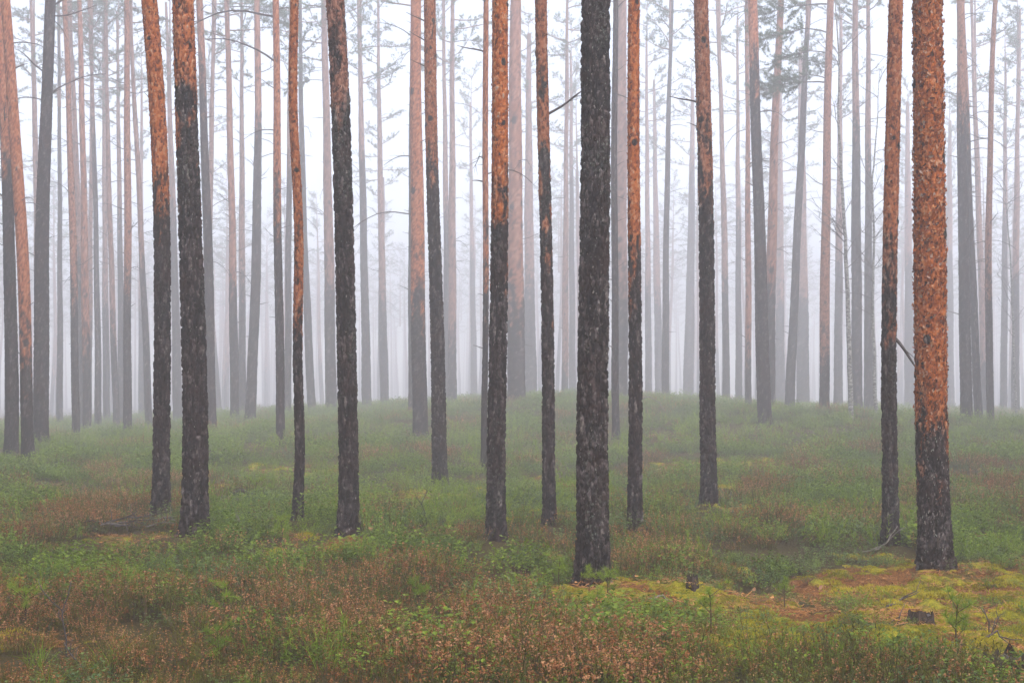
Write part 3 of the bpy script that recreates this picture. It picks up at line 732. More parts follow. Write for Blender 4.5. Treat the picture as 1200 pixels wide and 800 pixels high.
# ------------------------------------------------------------------ scattering by geometry nodes
def scatter(name, protos, P, rot, scl, idx, label=None, cat=None):
    c = bpy.data.collections.new(name + '_kinds')
    for k, me in enumerate(protos):
        c.objects.link(bpy.data.objects.new('%s_kind_%02d' % (name, k), me))
    me = bpy.data.meshes.new(name); me.vertices.add(len(P)); me.vertices.foreach_set('co', np.asarray(P, np.float32).ravel())
    a = me.attributes.new('rot', 'FLOAT_VECTOR', 'POINT'); a.data.foreach_set('vector', np.asarray(rot, np.float32).ravel())
    a = me.attributes.new('scl', 'FLOAT', 'POINT'); a.data.foreach_set('value', np.asarray(scl, np.float32))
    a = me.attributes.new('idx', 'INT', 'POINT'); a.data.foreach_set('value', np.asarray(idx, np.int32))
    me.update()
    o = link(name, me); tag(o, label, cat, kind='stuff')
    g = bpy.data.node_groups.new(name, 'GeometryNodeTree')
    g.interface.new_socket('Geometry', in_out='INPUT', socket_type='NodeSocketGeometry'); g.interface.new_socket('Geometry', in_out='OUTPUT', socket_type='NodeSocketGeometry')
    gi = g.nodes.new('NodeGroupInput'); go = g.nodes.new('NodeGroupOutput')
    ci = g.nodes.new('GeometryNodeCollectionInfo'); ci.inputs['Collection'].default_value = c; ci.inputs['Separate Children'].default_value = True; ci.inputs['Reset Children'].default_value = True
    ip = g.nodes.new('GeometryNodeInstanceOnPoints'); ip.inputs['Pick Instance'].default_value = True
    def na(nm, ty):
        n = g.nodes.new('GeometryNodeInputNamedAttribute'); n.data_type = ty; n.inputs[0].default_value = nm; return n.outputs[0]
    L = g.links.new
    L(gi.outputs[0], ip.inputs['Points']); L(ci.outputs[0], ip.inputs['Instance']); L(na('idx', 'INT'), ip.inputs['Instance Index'])
    L(na('rot', 'FLOAT_VECTOR'), ip.inputs['Rotation']); L(na('scl', 'FLOAT'), ip.inputs['Scale']); L(ip.outputs[0], go.inputs[0])
    md = o.modifiers.new('scatter', 'NODES'); md.node_group = g
    return o
for k in range(120):
    d = 130 + (260 - 120) * math.sqrt(rs.random()); x = rs.uniform(-.46, .46) * d
    crown_pts.append((x, d, float(terrain(x, d)) + rs.uniform(10.5, 14.4), rs.uniform(0, 6.28), rs.uniform(.9, 1.25), rs.randrange(5)))
cp = np.array(crown_pts)
# unseen pines added beside and behind the viewer to shade the near fog
DENSE = [crown_mesh(140 + k, 26, 2.2, 8.5) for k in range(3)]
FV, FQ, FO = [], [], []; nV = 0; sp = []; rs = random.Random(77)
while len(sp) < SURROUND:
    x = rs.uniform(-75, 75); y = rs.uniform(-62, 62)
    if y > 0 and abs(x) < 0.45 * y + 2.0: continue
    if -4 < x < 13 and -16 < y < 9: continue          # gap left in the added trees so sun reaches the near ground
    if x * x + y * y < 9 or any((x - a[0]) ** 2 + (y - a[1]) ** 2 < 1.6 for a in sp): continue
    b = float(terrain(x, y)); r = rs.uniform(.10, .17); lx = rs.gauss(0, .3); oz = rs.uniform(3, 8); zc = rs.uniform(13, 14.4)
    for z in (-.3, 4.0, 9.0, 14.5):
        rr = r * (1 - z / 26)
        for j in range(n8):
            an = 2 * PI * j / n8; FV.append((x + lx * z / 15 + math.cos(an) * rr, y + math.sin(an) * rr, b + z)); FO.append(min(1, max(0, (z - oz) / 3 + .5)))
    for q in range(3):
        for j in range(n8): FQ.append((nV + q * n8 + j, nV + q * n8 + (j + 1) % n8, nV + (q + 1) * n8 + (j + 1) % n8, nV + (q + 1) * n8 + j))
    nV += 4 * n8; sp.append((x, y, b + zc, rs.uniform(0, 6.28), rs.uniform(.9, 1.2), rs.randrange(3)))
fo = link('added_shade_pines', mesh_from('added_shade_pines', FV, np.array(FQ), M_BARK, True, {'orange': FO, 'plate': np.full(nV, .5), 'lichen': np.zeros(nV), 'pale': np.ones(nV)}))
tag(fo, 'unseen pine trunks added around the stand for shade', 'forest', kind='stuff')
sp = np.array(sp)
scatter('added_shade_canopy', DENSE, sp[:, :3], np.c_[np.zeros((len(sp), 2)), sp[:, 3]], sp[:, 4], sp[:, 5].astype(int), 'unseen needle canopy added around the stand for its shade', 'canopy')
scatter('distant_canopy', CROWNS, cp[:, :3], np.c_[np.zeros((len(cp), 2)), cp[:, 3]], cp[:, 4], cp[:, 5].astype(int), 'misty canopy of needles above the distant wall of trunks', 'canopy')

# plants of the forest floor -------------------------------------------------
def heather(seed, flower=1.0):
    rg = random.Random(seed); mb = MB()
    for _ in range(42):
        r = 0.17 * math.sqrt(rg.random()); a = rg.uniform(0, 6.28); b = Vector((r * math.cos(a), r * math.sin(a), -0.02))
        h = rg.uniform(0.11, 0.23); d = Vector((math.cos(a) * r * 2.2 + rg.gauss(0, .16), math.sin(a) * r * 2.2 + rg.gauss(0, .16), 1)).normalized()
        m = b + d * h * .5; e = m + (d + Vector((rg.gauss(0, .2), rg.gauss(0, .2), .2))).normalized() * h * .5
        s = Vector((-d.y, d.x, 0)); s = s.normalized() * .0018 if s.length > .01 else Vector((.0018, 0, 0))
        mb.poly([b - s, b + s, m + s * .8, m - s * .8], 2, rg.random()); mb.poly([m - s * .8, m + s * .8, e], 2, rg.random())
        fl = rg.random() < flower
        for k in range(19):
            t = rg.uniform(0.2, 1.0); c = b + (m - b) * (t * 2) if t < .5 else m + (e - m) * (t * 2 - 1)
            v = Vector((rg.gauss(0, 1), rg.gauss(0, 1), rg.uniform(.2, 1.2))).normalized(); w = v.cross(d); w = (w.normalized() if w.length > .01 else Vector((1, 0, 0)))
            isf = fl and t > 0.60 and rg.random() < .85
            l = rg.uniform(.008, .014) if isf else rg.uniform(.014, .026); ww = .0050 if isf else .0028
            mb.poly([c - w * ww, c + v * l * .5 + w * ww, c + v * l, c + v * l * .5 - w * ww] if isf else [c - w * ww, c + w * ww, c + v * l], 1 if isf else 0, rg.random())
    return mb.mesh('heather', [M_HGREEN, M_HFLOWER, M_HSTEM])
def berry_shrub(seed, mat, leaf=0.017, n=26, hmax=0.2, fold=0.3):
    rg = random.Random(seed); mb = MB()
    for _ in range(n):
        r = 0.15 * math.sqrt(rg.random()); a = rg.uniform(0, 6.28); b = Vector((r * math.cos(a), r * math.sin(a), -0.02)); h = rg.uniform(.45, 1) * hmax
        d = Vector((rg.gauss(0, .35), rg.gauss(0, .35), 1)).normalized(); e = b + d * h
        s = Vector((.0016, 0, 0)); mb.poly([b - s, b + s, e], 1, rg.random())
        for k in range(9):
            t = rg.uniform(.35, 1.02); c = b + d * h * t; az = rg.uniform(0, 6.28)
            v = Vector((math.cos(az), math.sin(az), rg.uniform(-.1, .75))).normalized(); w = v.cross(Vector((0, 0, 1))).normalized(); u = w.cross(v)
            l = leaf * rg.uniform(.7, 1.35); q = l * .42; tn = rg.random()
            mb.poly([c, c + v * l * .5 + w * q + u * q * fold, c + v * l, c + v * l * .5 - w * q + u * q * fold], 0, tn)
    return mb.mesh('shrub', [mat, M_HSTEM])
def tuft(seed, mat, n=40, h=0.2, sp=0.5, w=0.0020):
    rg = random.Random(seed); mb = MB()
    for _ in range(n):
        r = .05 * math.sqrt(rg.random()); a = rg.uniform(0, 6.28); b = Vector((r * math.cos(a), r * math.sin(a), -.01)); l = h * rg.uniform(.5, 1.1)
        d = Vector((rg.gauss(0, sp), rg.gauss(0, sp), 1)).normalized(); m = b + d * l * .55; e = m + (d + Vector((d.x, d.y, -.25))).normalized() * l * .45
        s = d.cross(Vector((rg.gauss(0, 1), rg.gauss(0, 1), .1))).normalized() * w; tn = rg.random()
        mb.poly([b - s, b + s, m + s * .8, m - s * .8], 0, tn); mb.poly([m - s * .8, m + s * .8, e], 0, tn)
    return mb.mesh('tuft', [mat])
def feathery(seed, mat, h=0.22):
    """soft upright green shoots with short needles all round"""
    rg = random.Random(seed); mb = MB()
    for _ in range(rg.randint(5, 8)):
        b = Vector((rg.gauss(0, .05), rg.gauss(0, .05), -.01)); d = Vector((rg.gauss(0, .3), rg.gauss(0, .3), 1)).normalized(); l = h * rg.uniform(.5, 1.1); e = b + d * l
        s = Vector((.002, 0, 0)); mb.poly([b - s, b + s, e], 1, .5)
        for k in range(26):
            t = rg.uniform(.25, 1); c = b + d * l * t; v = (Vector((rg.gauss(0, 1), rg.gauss(0, 1), rg.gauss(0, 1))).normalized() + d * .7).normalized()
            w = v.cross(d); w = w.normalized() * .0022 if w.length > .01 else Vector((.0022, 0, 0))
            mb.poly([c - w, c + w, c + v * rg.uniform(.025, .05)], 0, rg.random())
    return mb.mesh('shoots', [mat, M_HSTEM])
def moss_tuft(seed):
    rg = random.Random(seed); mb = MB()
    for _ in range(90):
        r = .085 * math.sqrt(rg.random()); a = rg.uniform(0, 6.28); b = Vector((r * math.cos(a), r * math.sin(a), -.012 + .022 * (1 - (r / .085) ** 2)))
        for k in range(3):
            v = Vector((rg.gauss(0, .8), rg.gauss(0, .8), 1)).normalized(); s = v.cross(Vector((rg.gauss(0, 1), rg.gauss(0, 1), .2))).normalized() * .0035
            mb.poly([b - s, b + s, b + v * rg.uniform(.010, .024)], 0, rg.random())
    return mb.mesh('moss', [M_MOSS])
def litter_patch(seed):
    rg = random.Random(seed); mb = MB()
    for _ in range(46):
        c = Vector((rg.gauss(0, .09), rg.gauss(0, .09), rg.uniform(.004, .02))); a = rg.uniform(0, 6.28); v = Vector((math.cos(a), math.sin(a), rg.gauss(0, .25))); w = Vector((-v.y, v.x, rg.gauss(0, .4))).normalized()
        if rg.random() < .85: l, q = rg.uniform(.03, .06), .0016
        else: l, q = rg.uniform(.008, .02), rg.uniform(.003, .007)
        mb.poly([c - v * l * .5 - w * q, c + v * l * .5 - w * q, c + v * l * .5 + w * q, c - v * l * .5 + w * q], 0, rg.random())
    return mb.mesh('litter', [M_LITTER])

HEATHERS = [heather(500 + k, [0.95, .85, .7, .9, .45, .2][k]) for k in range(6)]
BILBS = [berry_shrub(520 + k, M_BILB, 0.020, 26, 0.22) for k in range(4)]
LINGS = [berry_shrub(530 + k, M_LING, 0.016, 26, 0.16) for k in range(4)]
GRASS = [tuft(540 + k, M_FRESH, 40, .24, .45) for k in range(3)]
SHOOTS = [feathery(550 + k, M_FRESH) for k in range(4)]
MOSSES = [moss_tuft(560 + k) for k in range(4)]
LITTER = [litter_patch(570 + k) for k in range(3)]

def sample(dens, near=7.6, far=95, seed=1):
    """points over the fan of ground, dens(d) per square metre"""
    rg = np.random.default_rng(seed); out = []
    edges = np.r_[np.arange(near, 30, 1.0), np.arange(30, far + 1, 5.0)]
    for a, b in zip(edges[:-1], edges[1:]):
        m = (a + b) / 2; half = 0.42 * m + 1.0; n = int(dens(m) * 2 * half * (b - a))
        out.append(np.c_[rg.uniform(-half, half, n), rg.uniform(a, b, n)])
    return np.concatenate(out)
GI = None
def ground_exact(x, y):
    """height of the modelled sheet by bilinear lookup"""
    i = np.clip(np.searchsorted(xs, x) - 1, 0, nx - 2); j = np.clip(np.searchsorted(ys, y) - 1, 0, ny - 2)
    fx = (x - xs[i]) / (xs[i + 1] - xs[i]); fy = (y - ys[j]) / (ys[j + 1] - ys[j]); g = gz.reshape(ny, nx)
    return (g[j, i] * (1 - fx) + g[j, i + 1] * fx) * (1 - fy) + (g[j + 1, i] * (1 - fx) + g[j + 1, i + 1] * fx) * fy
CLEAR = [(-4.15, 14.9, .75, 1.3), (4.05, 14.6, .35, .6), (-6.6, 21.7, .5, 1.0)]
TRUNKS = np.array([(px(t[2], t[5]), t[5], t[4] / F * t[5] * .62) for t in HERO] + [(px(t[2], t[5]), t[5], t[4] / F * t[5] * .62) for t in MIDT])
def place(name, protos, pts, keep, smin, smax, seed, label, cat, lift=0.0, tilt=.12, far_scale=0.012):
    rg = np.random.default_rng(seed); P = pts[keep]
    ok = np.ones(len(P), bool)
    for (a, b, r) in TRUNKS:
        ok &= (P[:, 0] - a) ** 2 + (P[:, 1] - b) ** 2 > (r + .03) ** 2
        if b < 24 and name not in ('moss', 'needle_litter'): ok &= ((P[:, 0] - a) / (r + .10)) ** 2 + ((P[:, 1] - b + .45) / .75) ** 2 > rg.uniform(.3, 1.2, len(P))
    if name not in ('moss', 'needle_litter'):
        for (a, b, rx, ry) in CLEAR: ok &= ((P[:, 0] - a) / rx) ** 2 + ((P[:, 1] - b) / ry) ** 2 > rg.uniform(.4, 1.1, len(P))
    P = P[ok]; n = len(P)
    z = ground_exact(P[:, 0], P[:, 1]) + lift
    s = rg.uniform(smin, smax, n) * (1 + far_scale * np.clip(P[:, 1] - 14, 0, 60))
    if name not in ('moss', 'needle_litter'): s = s * (1 - .5 * zone(MOSS_Z, P[:, 0], P[:, 1], 40))
    s = s * (0.62 + 0.85 * sstep(.3, .7, fbm(P[:, 0] * 1.3, P[:, 1] * 1.0, .3, seed + 200, 2)))
    rot = np.c_[rg.normal(0, tilt, n), rg.normal(0, tilt, n), rg.uniform(0, 6.28, n)]
    return scatter(name, protos, np.c_[P, z], rot, s, rg.integers(0, len(protos), n), label, cat)
def zones(p):
    x, y = p[:, 0], p[:, 1]
    return zone(MOSS_Z, x, y, 40), zone(HEATH_Z, x, y, 60)
def rnd(p, seed): return np.random.default_rng(seed).random(len(p))

p = sample(lambda d: 34 if d < 13 else 24 if d < 20 else 9 if d < 35 else 3, seed=21); mz_, hz_ = zones(p)
pr = hz_ * (1 - 0.97 * mz_) + 0.05 * (1 - mz_)
pr *= 0.22 + 1.1 * sstep(.36, .56, fbm(p[:, 0] * 1.5, p[:, 1] * 1.1, .4, 91, 3))
gh_ = zone(GREENH_Z, p[:, 0], p[:, 1], 60)
place('dark_heather', HEATHERS[4:], p, rnd(p, 8) < gh_ * .9, .85, 1.3, 38, 'dark green heather with few flowers along the edge of the moss', 'heather')
pr = pr * (1 - gh_)
place('heather', HEATHERS, p, rnd(p, 1) < pr, .75, 1.25, 31, 'low heather with faded brown-pink flower tips over dark green stems', 'heather')
p = sample(lambda d: 30 if d < 13 else 24 if d < 22 else 11 if d < 35 else 5, seed=22); mz_, hz_ = zones(p)
n_ = fbm(p[:, 0] * .9, p[:, 1] * .9, .7, 92, 3); gh_ = zone(GREENH_Z, p[:, 0], p[:, 1], 60)
pr = (1 - .82 * hz_) * (1 - .52 * sstep(.15, .7, mz_)) * (0.25 + .9 * sstep(.36, .56, n_))
pr = np.where(p[:, 1] > 45, .8, pr * (1 - .9 * gh_))
place('bilberry', BILBS, p, rnd(p, 2) < pr * (n_ > .45), .8, 1.35, 32, 'dense low bilberry shrubs with small mid green leaves', 'shrubs')
place('lingonberry', LINGS, p, rnd(p, 3) < pr * (n_ <= .53) * 1.1, .8, 1.4, 33, 'low mat of lingonberry with glossy grey-green leaves', 'shrubs')
p = sample(lambda d: 9 if d < 13 else 10 if d < 24 else 3, far=45, seed=23); mz_, hz_ = zones(p)
g_ = sstep(.46, .62, fbm(p[:, 0] * 1.1, p[:, 1] * .8, .2, 93, 3))
place('green_shoots', SHOOTS, p, rnd(p, 4) < g_ * (1 - .6 * hz_) * (1 - .85 * mz_) + .03, .8, 1.5, 34, 'soft bright green upright shoots dotted among the heather', 'shoots')
p = sample(lambda d: 6 if d < 24 else 2, far=45, seed=24); mz_, hz_ = zones(p)
g_ = sstep(.48, .64, fbm(p[:, 0] * .7, p[:, 1] * .7, .6, 94, 3))
place('grass', GRASS, p, rnd(p, 5) < g_ * (1 - .8 * mz_), .5, .95, 35, 'thin yellowish green grass blades between the shrubs', 'grass')
p = sample(lambda d: 75 if d < 14 else 30 if d < 20 else 9, far=36, seed=25); mz_, hz_ = zones(p)
cc = sstep(.42, .60, fbm(p[:, 0] * 3.2, p[:, 1] * 3.2, .5, 5, 2))
place('moss', MOSSES, p, rnd(p, 6) < np.clip(mz_ * 1.1 - .1, 0, 1) * (0.06 + .8 * cc), .6, 1.3, 36, 'yellow-green cushions of feather moss', 'moss', 0.004)
p = sample(lambda d: 40 if d < 14 else 20 if d < 20 else 6, far=36, seed=26); mz_, hz_ = zones(p)
place('needle_litter', LITTER, p, rnd(p, 7) < np.clip(mz_ * 1.2, 0, 1) * .6, .8, 1.3, 37, 'fallen brown needles and bark crumbs on the moss', 'litter', 0.006, .05)

# ------------------------------------------------------------------ birches
def birch(name, pts, d, r, label, seed):
    """pts: picture points of the stem from foot to top"""
    bx = px(pts[0][0], d); bz = float(ground_z(bx, d)); rg = random.Random(seed)
    root = bpy.data.objects.new(name, None); COL.objects.link(root); root.location = (bx, d, bz); root.empty_display_size = .3
    tag(root, label, 'tree', 'bare young birches')
    P = [Vector((px(x, d) - bx, 0.05 * math.sin(k), pz(y, d) - bz)) for k, (x, y) in enumerate(pts)]; P[0].z = -.2
    # refine
    Q = []
    for a, b in zip(P[:-1], P[1:]):
        for s in np.linspace(0, 1, 5)[:-1]: Q.append(a.lerp(b, s) + Vector((rg.gauss(0, .008), rg.gauss(0, .008), 0)))
    Q.append(P[-1]); n = len(Q)
    mb = MB(); mb.tube(Q, [r * (1 - .93 * (k / n) ** 1.1) for k in range(n)], 9, 0); link('trunk', mb.mesh('trunk', M_BIRCH, True), root)
    for k in range(22):
        q = rg.randint(int(n * .28), n - 2); side = rg.choice([-1, 1]); L = rg.uniform(.7, 2.4) * (1 - .35 * q / n)
        dv = Vector((side * rg.uniform(.3, .9), rg.gauss(0, .5), rg.uniform(.3, 1.1))).normalized(); p_ = Q[q].copy(); bp = [p_.copy()]
        for s in range(6):
            dv = (dv + Vector((rg.gauss(0, .16), rg.gauss(0, .16), rg.gauss(.05, .12)))).normalized(); p_ = p_ + dv * L / 6; bp.append(p_.copy())
        m2 = MB(); m2.tube(bp, [.016, .013, .011, .009, .007, .005, .0035], 4, 0)
        for _ in range(7):
            j = rg.randint(1, 5); tv = (dv + Vector((rg.gauss(0, .7), rg.gauss(0, .7), rg.gauss(.1, .4)))).normalized(); l = rg.uniform(.2, .55)
            e = bp[j] + tv * l * .5; m2.tube([bp[j], e, e + (tv + Vector((rg.gauss(0, .3), 0, .2))).normalized() * l * .5], [.006, .005, .003], 3, 0)
        link('branch', m2.mesh('branch', M_DEAD), root)
birch('birch_tree', [(998, 491), (996, 430), (994, 360), (991, 300), (990, 270), (985, 200), (982, 130), (984, 80), (980, 10), (978, -70)], 45.0, .085, 'slender white-mottled birch with bare twigs near the pine with green branches', 21)
birch('birch_tree', [(1026, 492), (1025, 430), (1023, 350), (1024, 280), (1022, 210), (1027, 150), (1031, 80)], 50.0, .07, 'thin bare birch half hidden by the slim brown-orange pine', 22)
birch('birch_tree', [(1192, 487), (1189, 430), (1187, 360), (1184, 300), (1179, 240), (1175, 180)], 62.0, .065, 'thin hazy birch with bare twigs standing alone beyond the sturdy grey pine', 23)

# ------------------------------------------------------------------ small things on the floor
def on_ground(x, y, d): return px(x, d)
def gd(x, y):
    """ground point seen at a picture point"""
    dd = np.linspace(7.5, 60, 2100); zz = ground_exact(np.array([px(x, q) for q in dd]), dd); line = EYE + (HZ - y) / F * dd
    k = int(np.argmax(line < zz)); return px(x, dd[k]), float(dd[k]), float(zz[k])

def stump(x, y, r, h, label, seed, lean=0.0):
    X, Y, Zg = gd(x, y); rg = random.Random(seed); N = 22
    root = bpy.data.objects.new('tree_stump', None); COL.objects.link(root); root.location = (X, Y, Zg); root.empty_display_size = .1; root.rotation_euler = (0, lean, rg.uniform(0, 6))
    tag(root, label, 'stump')
    V, Fc = [], []
    hs_ = [-.06, 0, h * .35, h * .7, h]
    jag = [rg.uniform(.55, 1.15) for _ in range(N)]
    for k, z in enumerate(hs_):
        for j in range(N):
            an = 2 * PI * j / N; rr = r * (1.25 - .25 * k / 4) * (1 + .13 * math.sin(5 * an + seed) + rg.uniform(-.06, .06))
            zz = z * (jag[j] if k >= 3 else 1); V.append((rr * math.cos(an), rr * math.sin(an), zz))
    for k in range(4):
        for j in range(N): j2 = (j + 1) % N; Fc.append((k * N + j, k * N + j2, (k + 1) * N + j2, (k + 1) * N + j))
    link('bark', mesh_from('bark', V, Fc, M_STUMP, False), root)
    V2 = [(0, 0, h * .62)] + [(r * .93 * math.cos(2 * PI * j / N) * rg.uniform(.93, 1), r * .93 * math.sin(2 * PI * j / N) * rg.uniform(.93, 1), h * (.62 + .2 * rg.random())) for j in range(N)]
    link('broken_top', mesh_from('broken_top', V2, [(0, 1 + j, 1 + (j + 1) % N) for j in range(N)], M_DEAD, False), root)
    mb = MB()
    for _ in range(60):
        an = rg.uniform(0, 6.28); c = Vector((r * 1.12 * math.cos(an), r * 1.12 * math.sin(an), rg.uniform(0, h * .6)))
        v = Vector((math.cos(an), math.sin(an), rg.uniform(0, 1))).normalized(); s = Vector((-v.y, v.x, 0)) * .006
        mb.poly([c - s, c + s, c + v * .02], 0, rg.random())
    link('moss_fringe', mb.mesh('moss_fringe', [M_MOSS]), root)
stump(811, 687, .045, .10, 'small broken dark stump on the moss past the stoutest pine', 3)
stump(1079, 731, .085, .10, 'low black rotten stump on open moss before the shaggy orange pine', 5)
stump(1187, 797, .16, .19, 'big dark rotten stump at the edge of the mossy clearing', 8)
stump(800, 640, .04, .06, 'tiny dark stub in the heather beyond the moss hump', 9)

def stick(name, pts, r0, label, mat, cat, seed, twigs=3, group=None, lift=0.0):
    """pts: picture points with a height above ground (m)"""
    rg = random.Random(seed); Pw = []
    for (x, y, h, d) in pts:
        h = h + (.10 if group else 0)
        X = px(x, d); Pw.append(Vector((X, d, float(ground_exact(np.array([X]), np.array([d]))[0]) + h)))
    o0 = Pw[0].copy(); Q = []
    for a, b in zip(Pw[:-1], Pw[1:]):
        for s in np.linspace(0, 1, 4)[:-1]: Q.append(a.lerp(b, s) - o0 + Vector((rg.gauss(0, r0 * .5), rg.gauss(0, r0 * .5), rg.gauss(0, r0 * .4))))
    Q.append(Pw[-1] - o0); n = len(Q)
    mb = MB(); mb.tube(Q, [r0 * (1 - .75 * k / n) for k in range(n)], 6, 0)
    for _ in range(twigs):
        k = rg.randint(1, n - 2); dv = ((Q[k + 1] - Q[k]).normalized() + Vector((rg.gauss(0, .6), rg.gauss(0, .6), abs(rg.gauss(.2, .4))))).normalized(); l = rg.uniform(.08, .25)
        mb.tube([Q[k], Q[k] + dv * l * .6, Q[k] + (dv + Vector((rg.gauss(0, .3), 0, .1))).normalized() * l], [r0 * .5, r0 * .35, r0 * .15], 4, 0)
    o = link(name, mb.mesh(name, mat, True), loc=o0); tag(o, label, cat, group); return o
# fallen branches
stick('fallen_branch', [(122, 613, .05, 15.6), (150, 609, .10, 15.6), (180, 611, .04, 15.8)], .012, 'long dead branch lying along the top of the twig pile', M_DEAD, 'branch', 1, 6, 'twig pile by the lichen-crusted pine')
for k, (a, b, c, e, dd) in enumerate([(130, 616, 165, 606, 15.3), (140, 606, 172, 615, 15.7), (118, 611, 142, 619, 15.5), (155, 604, 205, 613, 15.9), (98, 607, 118, 618, 15.8), (182, 617, 207, 607, 15.6), (135, 620, 160, 611, 15.4), (165, 602, 190, 606, 16.2), (170, 619, 206, 617, 15.2)]):
    stick('fallen_branch', [(a, b, .03, dd), ((a + c) / 2, b, .03 + .02 * (k % 3), dd - .05), (c, e, .02 + .015 * (k % 4), dd - .1)], .008, 'dead stick tangled in the twig pile beside the lichen-crusted pine', [M_DEAD, M_DEAD, M_PALE][k % 3], 'branch', 10 + k, 3, 'twig pile by the lichen-crusted pine')
stick('fallen_branch', [(1010, 643, .03, 14.9), (1030, 638, .06, 14.9), (1041, 624, .16, 14.9), (1052, 610, .30, 15.0)], .012, 'bleached forked branch propped against the slim brown-orange pine', M_PALE, 'branch', 30, 4)
stick('fallen_branch', [(1028, 645, .02, 14.4), (1010, 640, .03, 14.5), (1000, 641, .02, 14.6)], .010, 'short grey stick lying in shrubs below the slim brown-orange pine', M_DEAD, 'branch', 31, 1)
stick('fallen_branch', [(751, 459, .75, 46.0), (762, 456, .80, 45.9), (772, 462, .6, 45.8), (783, 472, .12, 45.7)], .026, 'arched bare branch resting on the knoll beyond the narrow orange pine', M_PALE, 'branch', 32, 2)
stick('fallen_branch', [(1040, 709, .03, 11.5), (1056, 701, .06, 11.7), (1064, 694, .1, 11.9)], .011, 'dark forked stick on the moss before the shaggy orange pine', M_DEAD, 'branch', 33, 3)
stick('fallen_branch', [(438, 681, .04, 12.6), (446, 675, .12, 12.6), (450, 672, .15, 12.6)], .007, 'small pale twig poking up through the heather', M_PALE, 'branch', 34, 1)
stick('fallen_branch', [(1006, 737, .02, 10.6), (1040, 735, .03, 10.65), (1075, 733, .02, 10.7)], .011, 'grey stick lying before the low black stump', M_DEAD, 'branch', 35, 4)
stick('fallen_branch', [(285, 610, .05, 15.4), (280, 598, .16, 15.4), (276, 590, .22, 15.4)], .008, 'grey twig standing crooked beyond the lichen-crusted pine', M_PALE, 'branch', 36, 2)
stick('fallen_branch', [(90, 508, .04, 37.0), (115, 511, .05, 36.0), (135, 505, .06, 36.0)], .03, 'long dead branch lying in the hazy hollow among thin pines', M_DEAD, 'branch', 37, 3)
stick('fallen_branch', [(1152, 752, .03, 10.0), (1168, 745, .06, 10.1), (1185, 752, .03, 10.0)], .010, 'dark bent stick beside the big rotten stump', M_DEAD, 'branch', 38, 3)
stick('fallen_branch', [(760, 697, .03, 11.9), (775, 693, .04, 12.0), (788, 696, .02, 12.0)], .014, 'short pale bark-stripped stick on the yellow moss hump', M_PALE, 'branch', 39, 0)
stick('fallen_branch', [(270, 545, .05, 22.5), (284, 541, .10, 22.5), (298, 545, .05, 22.5)], .05, 'thick piece of rotten brown wood lying in shrubs', M_STUMP, 'wood', 40, 0)
stick('fallen_branch', [(548, 608, .03, 16.0), (562, 605, .05, 16.0), (570, 604, .03, 16.0)], .012, 'brown stick lying at the foot of the blotched orange pine', M_DEAD, 'branch', 41, 1)

def sapling(pts_list, d, label, seed):
    rg = random.Random(seed); x0, y0 = pts_list[0][0]; X = px(x0, d); Zg = float(ground_exact(np.array([X]), np.array([d]))[0])
    root = bpy.data.objects.new('bare_sapling', None); COL.objects.link(root); root.location = (X, d, Zg); root.empty_display_size = .1
    tag(root, label, 'sapling', 'bare saplings in the heather')
    for k, pl in enumerate(pts_list):
        mb = MB(); Q = [Vector((px(x, d) - X, .02 * math.sin(j * 2 + k), pz(y, d) - Zg)) for j, (x, y) in enumerate(pl)]
        if k == 0: Q[0].z = -.05
        n = len(Q); mb.tube(Q, [(.0065 if k == 0 else .004) * (1 - .6 * j / n) for j in range(n)], 5, 0)
        for _ in range(3):
            j = rg.randint(0 if k else 1, n - 2); v = Vector((rg.gauss(0, .7), rg.gauss(0, .7), .8)).normalized(); q = Q[j].lerp(Q[j + 1], rg.random())
            mb.tube([q, q + v * .05, q + (v + Vector((rg.gauss(0, .4), 0, 0))).normalized() * .11], [.0025, .002, .001], 3, 0)
        link('stem' if k == 0 else 'twig', mb.mesh('stem', M_DEAD, True), root)
sapling([[(77, 770), (77, 750), (75, 730), (73, 716), (78, 700), (84, 680)], [(73, 716), (62, 706), (50, 690), (44, 680)], [(75, 732), (70, 722), (69, 714)]], 9.6, 'dark leafless sapling with a forked stem rising from the heather', 3)
sapling([[(100, 800), (94, 780), (84, 766), (75, 752)], [(84, 766), (80, 770), (70, 760)]], 8.9, 'short dark leafless sapling bent over in the heather', 4)
sapling([[(502, 610), (497, 598), (494, 590), (497, 583), (501, 575)], [(494, 590), (489, 585), (487, 580)]], 16.5, 'thin bare sapling with few twigs in the green shrubs before the snagged pine', 5)
sapling([[(1168, 765), (1160, 745), (1158, 728), (1152, 712)], [(1160, 745), (1166, 735), (1170, 722)]], 10.3, 'leafless dark sapling near the big rotten stump', 6)

# pine seedlings
def seedling_mesh(seed):
    rg = random.Random(seed); st = MB(); nd = MB()
    h = .30; st.tube([(0, 0, -.03), (.01, 0, h * .5), (0, .01, h)], [.006, .005, .003], 5, 0)
    tips = [Vector((0, .01, h))]
    for k in range(6):
        a = k * 1.05 + rg.uniform(-.3, .3); z = rg.uniform(.35, .9) * h; L = rg.uniform(.06, .13)
        b = Vector((0, 0, z)); e = b + Vector((math.cos(a) * L, math.sin(a) * L, L * .7)); st.tube([b, e], [.003, .002], 4, 0); tips += [e, b.lerp(e, .6)]
    tips += [Vector((0, 0, h * .8)), Vector((0, 0, h * .6))]
    for t in tips: needle_tuft(nd, t, Vector((0, 0, 1)), .065, 34, 0, rg, 1.1, .0022)
    return st.mesh('stem', M_HSTEM), nd.mesh('needles', M_FRESH)
SEED = [seedling_mesh(700 + k) for k in range(3)]
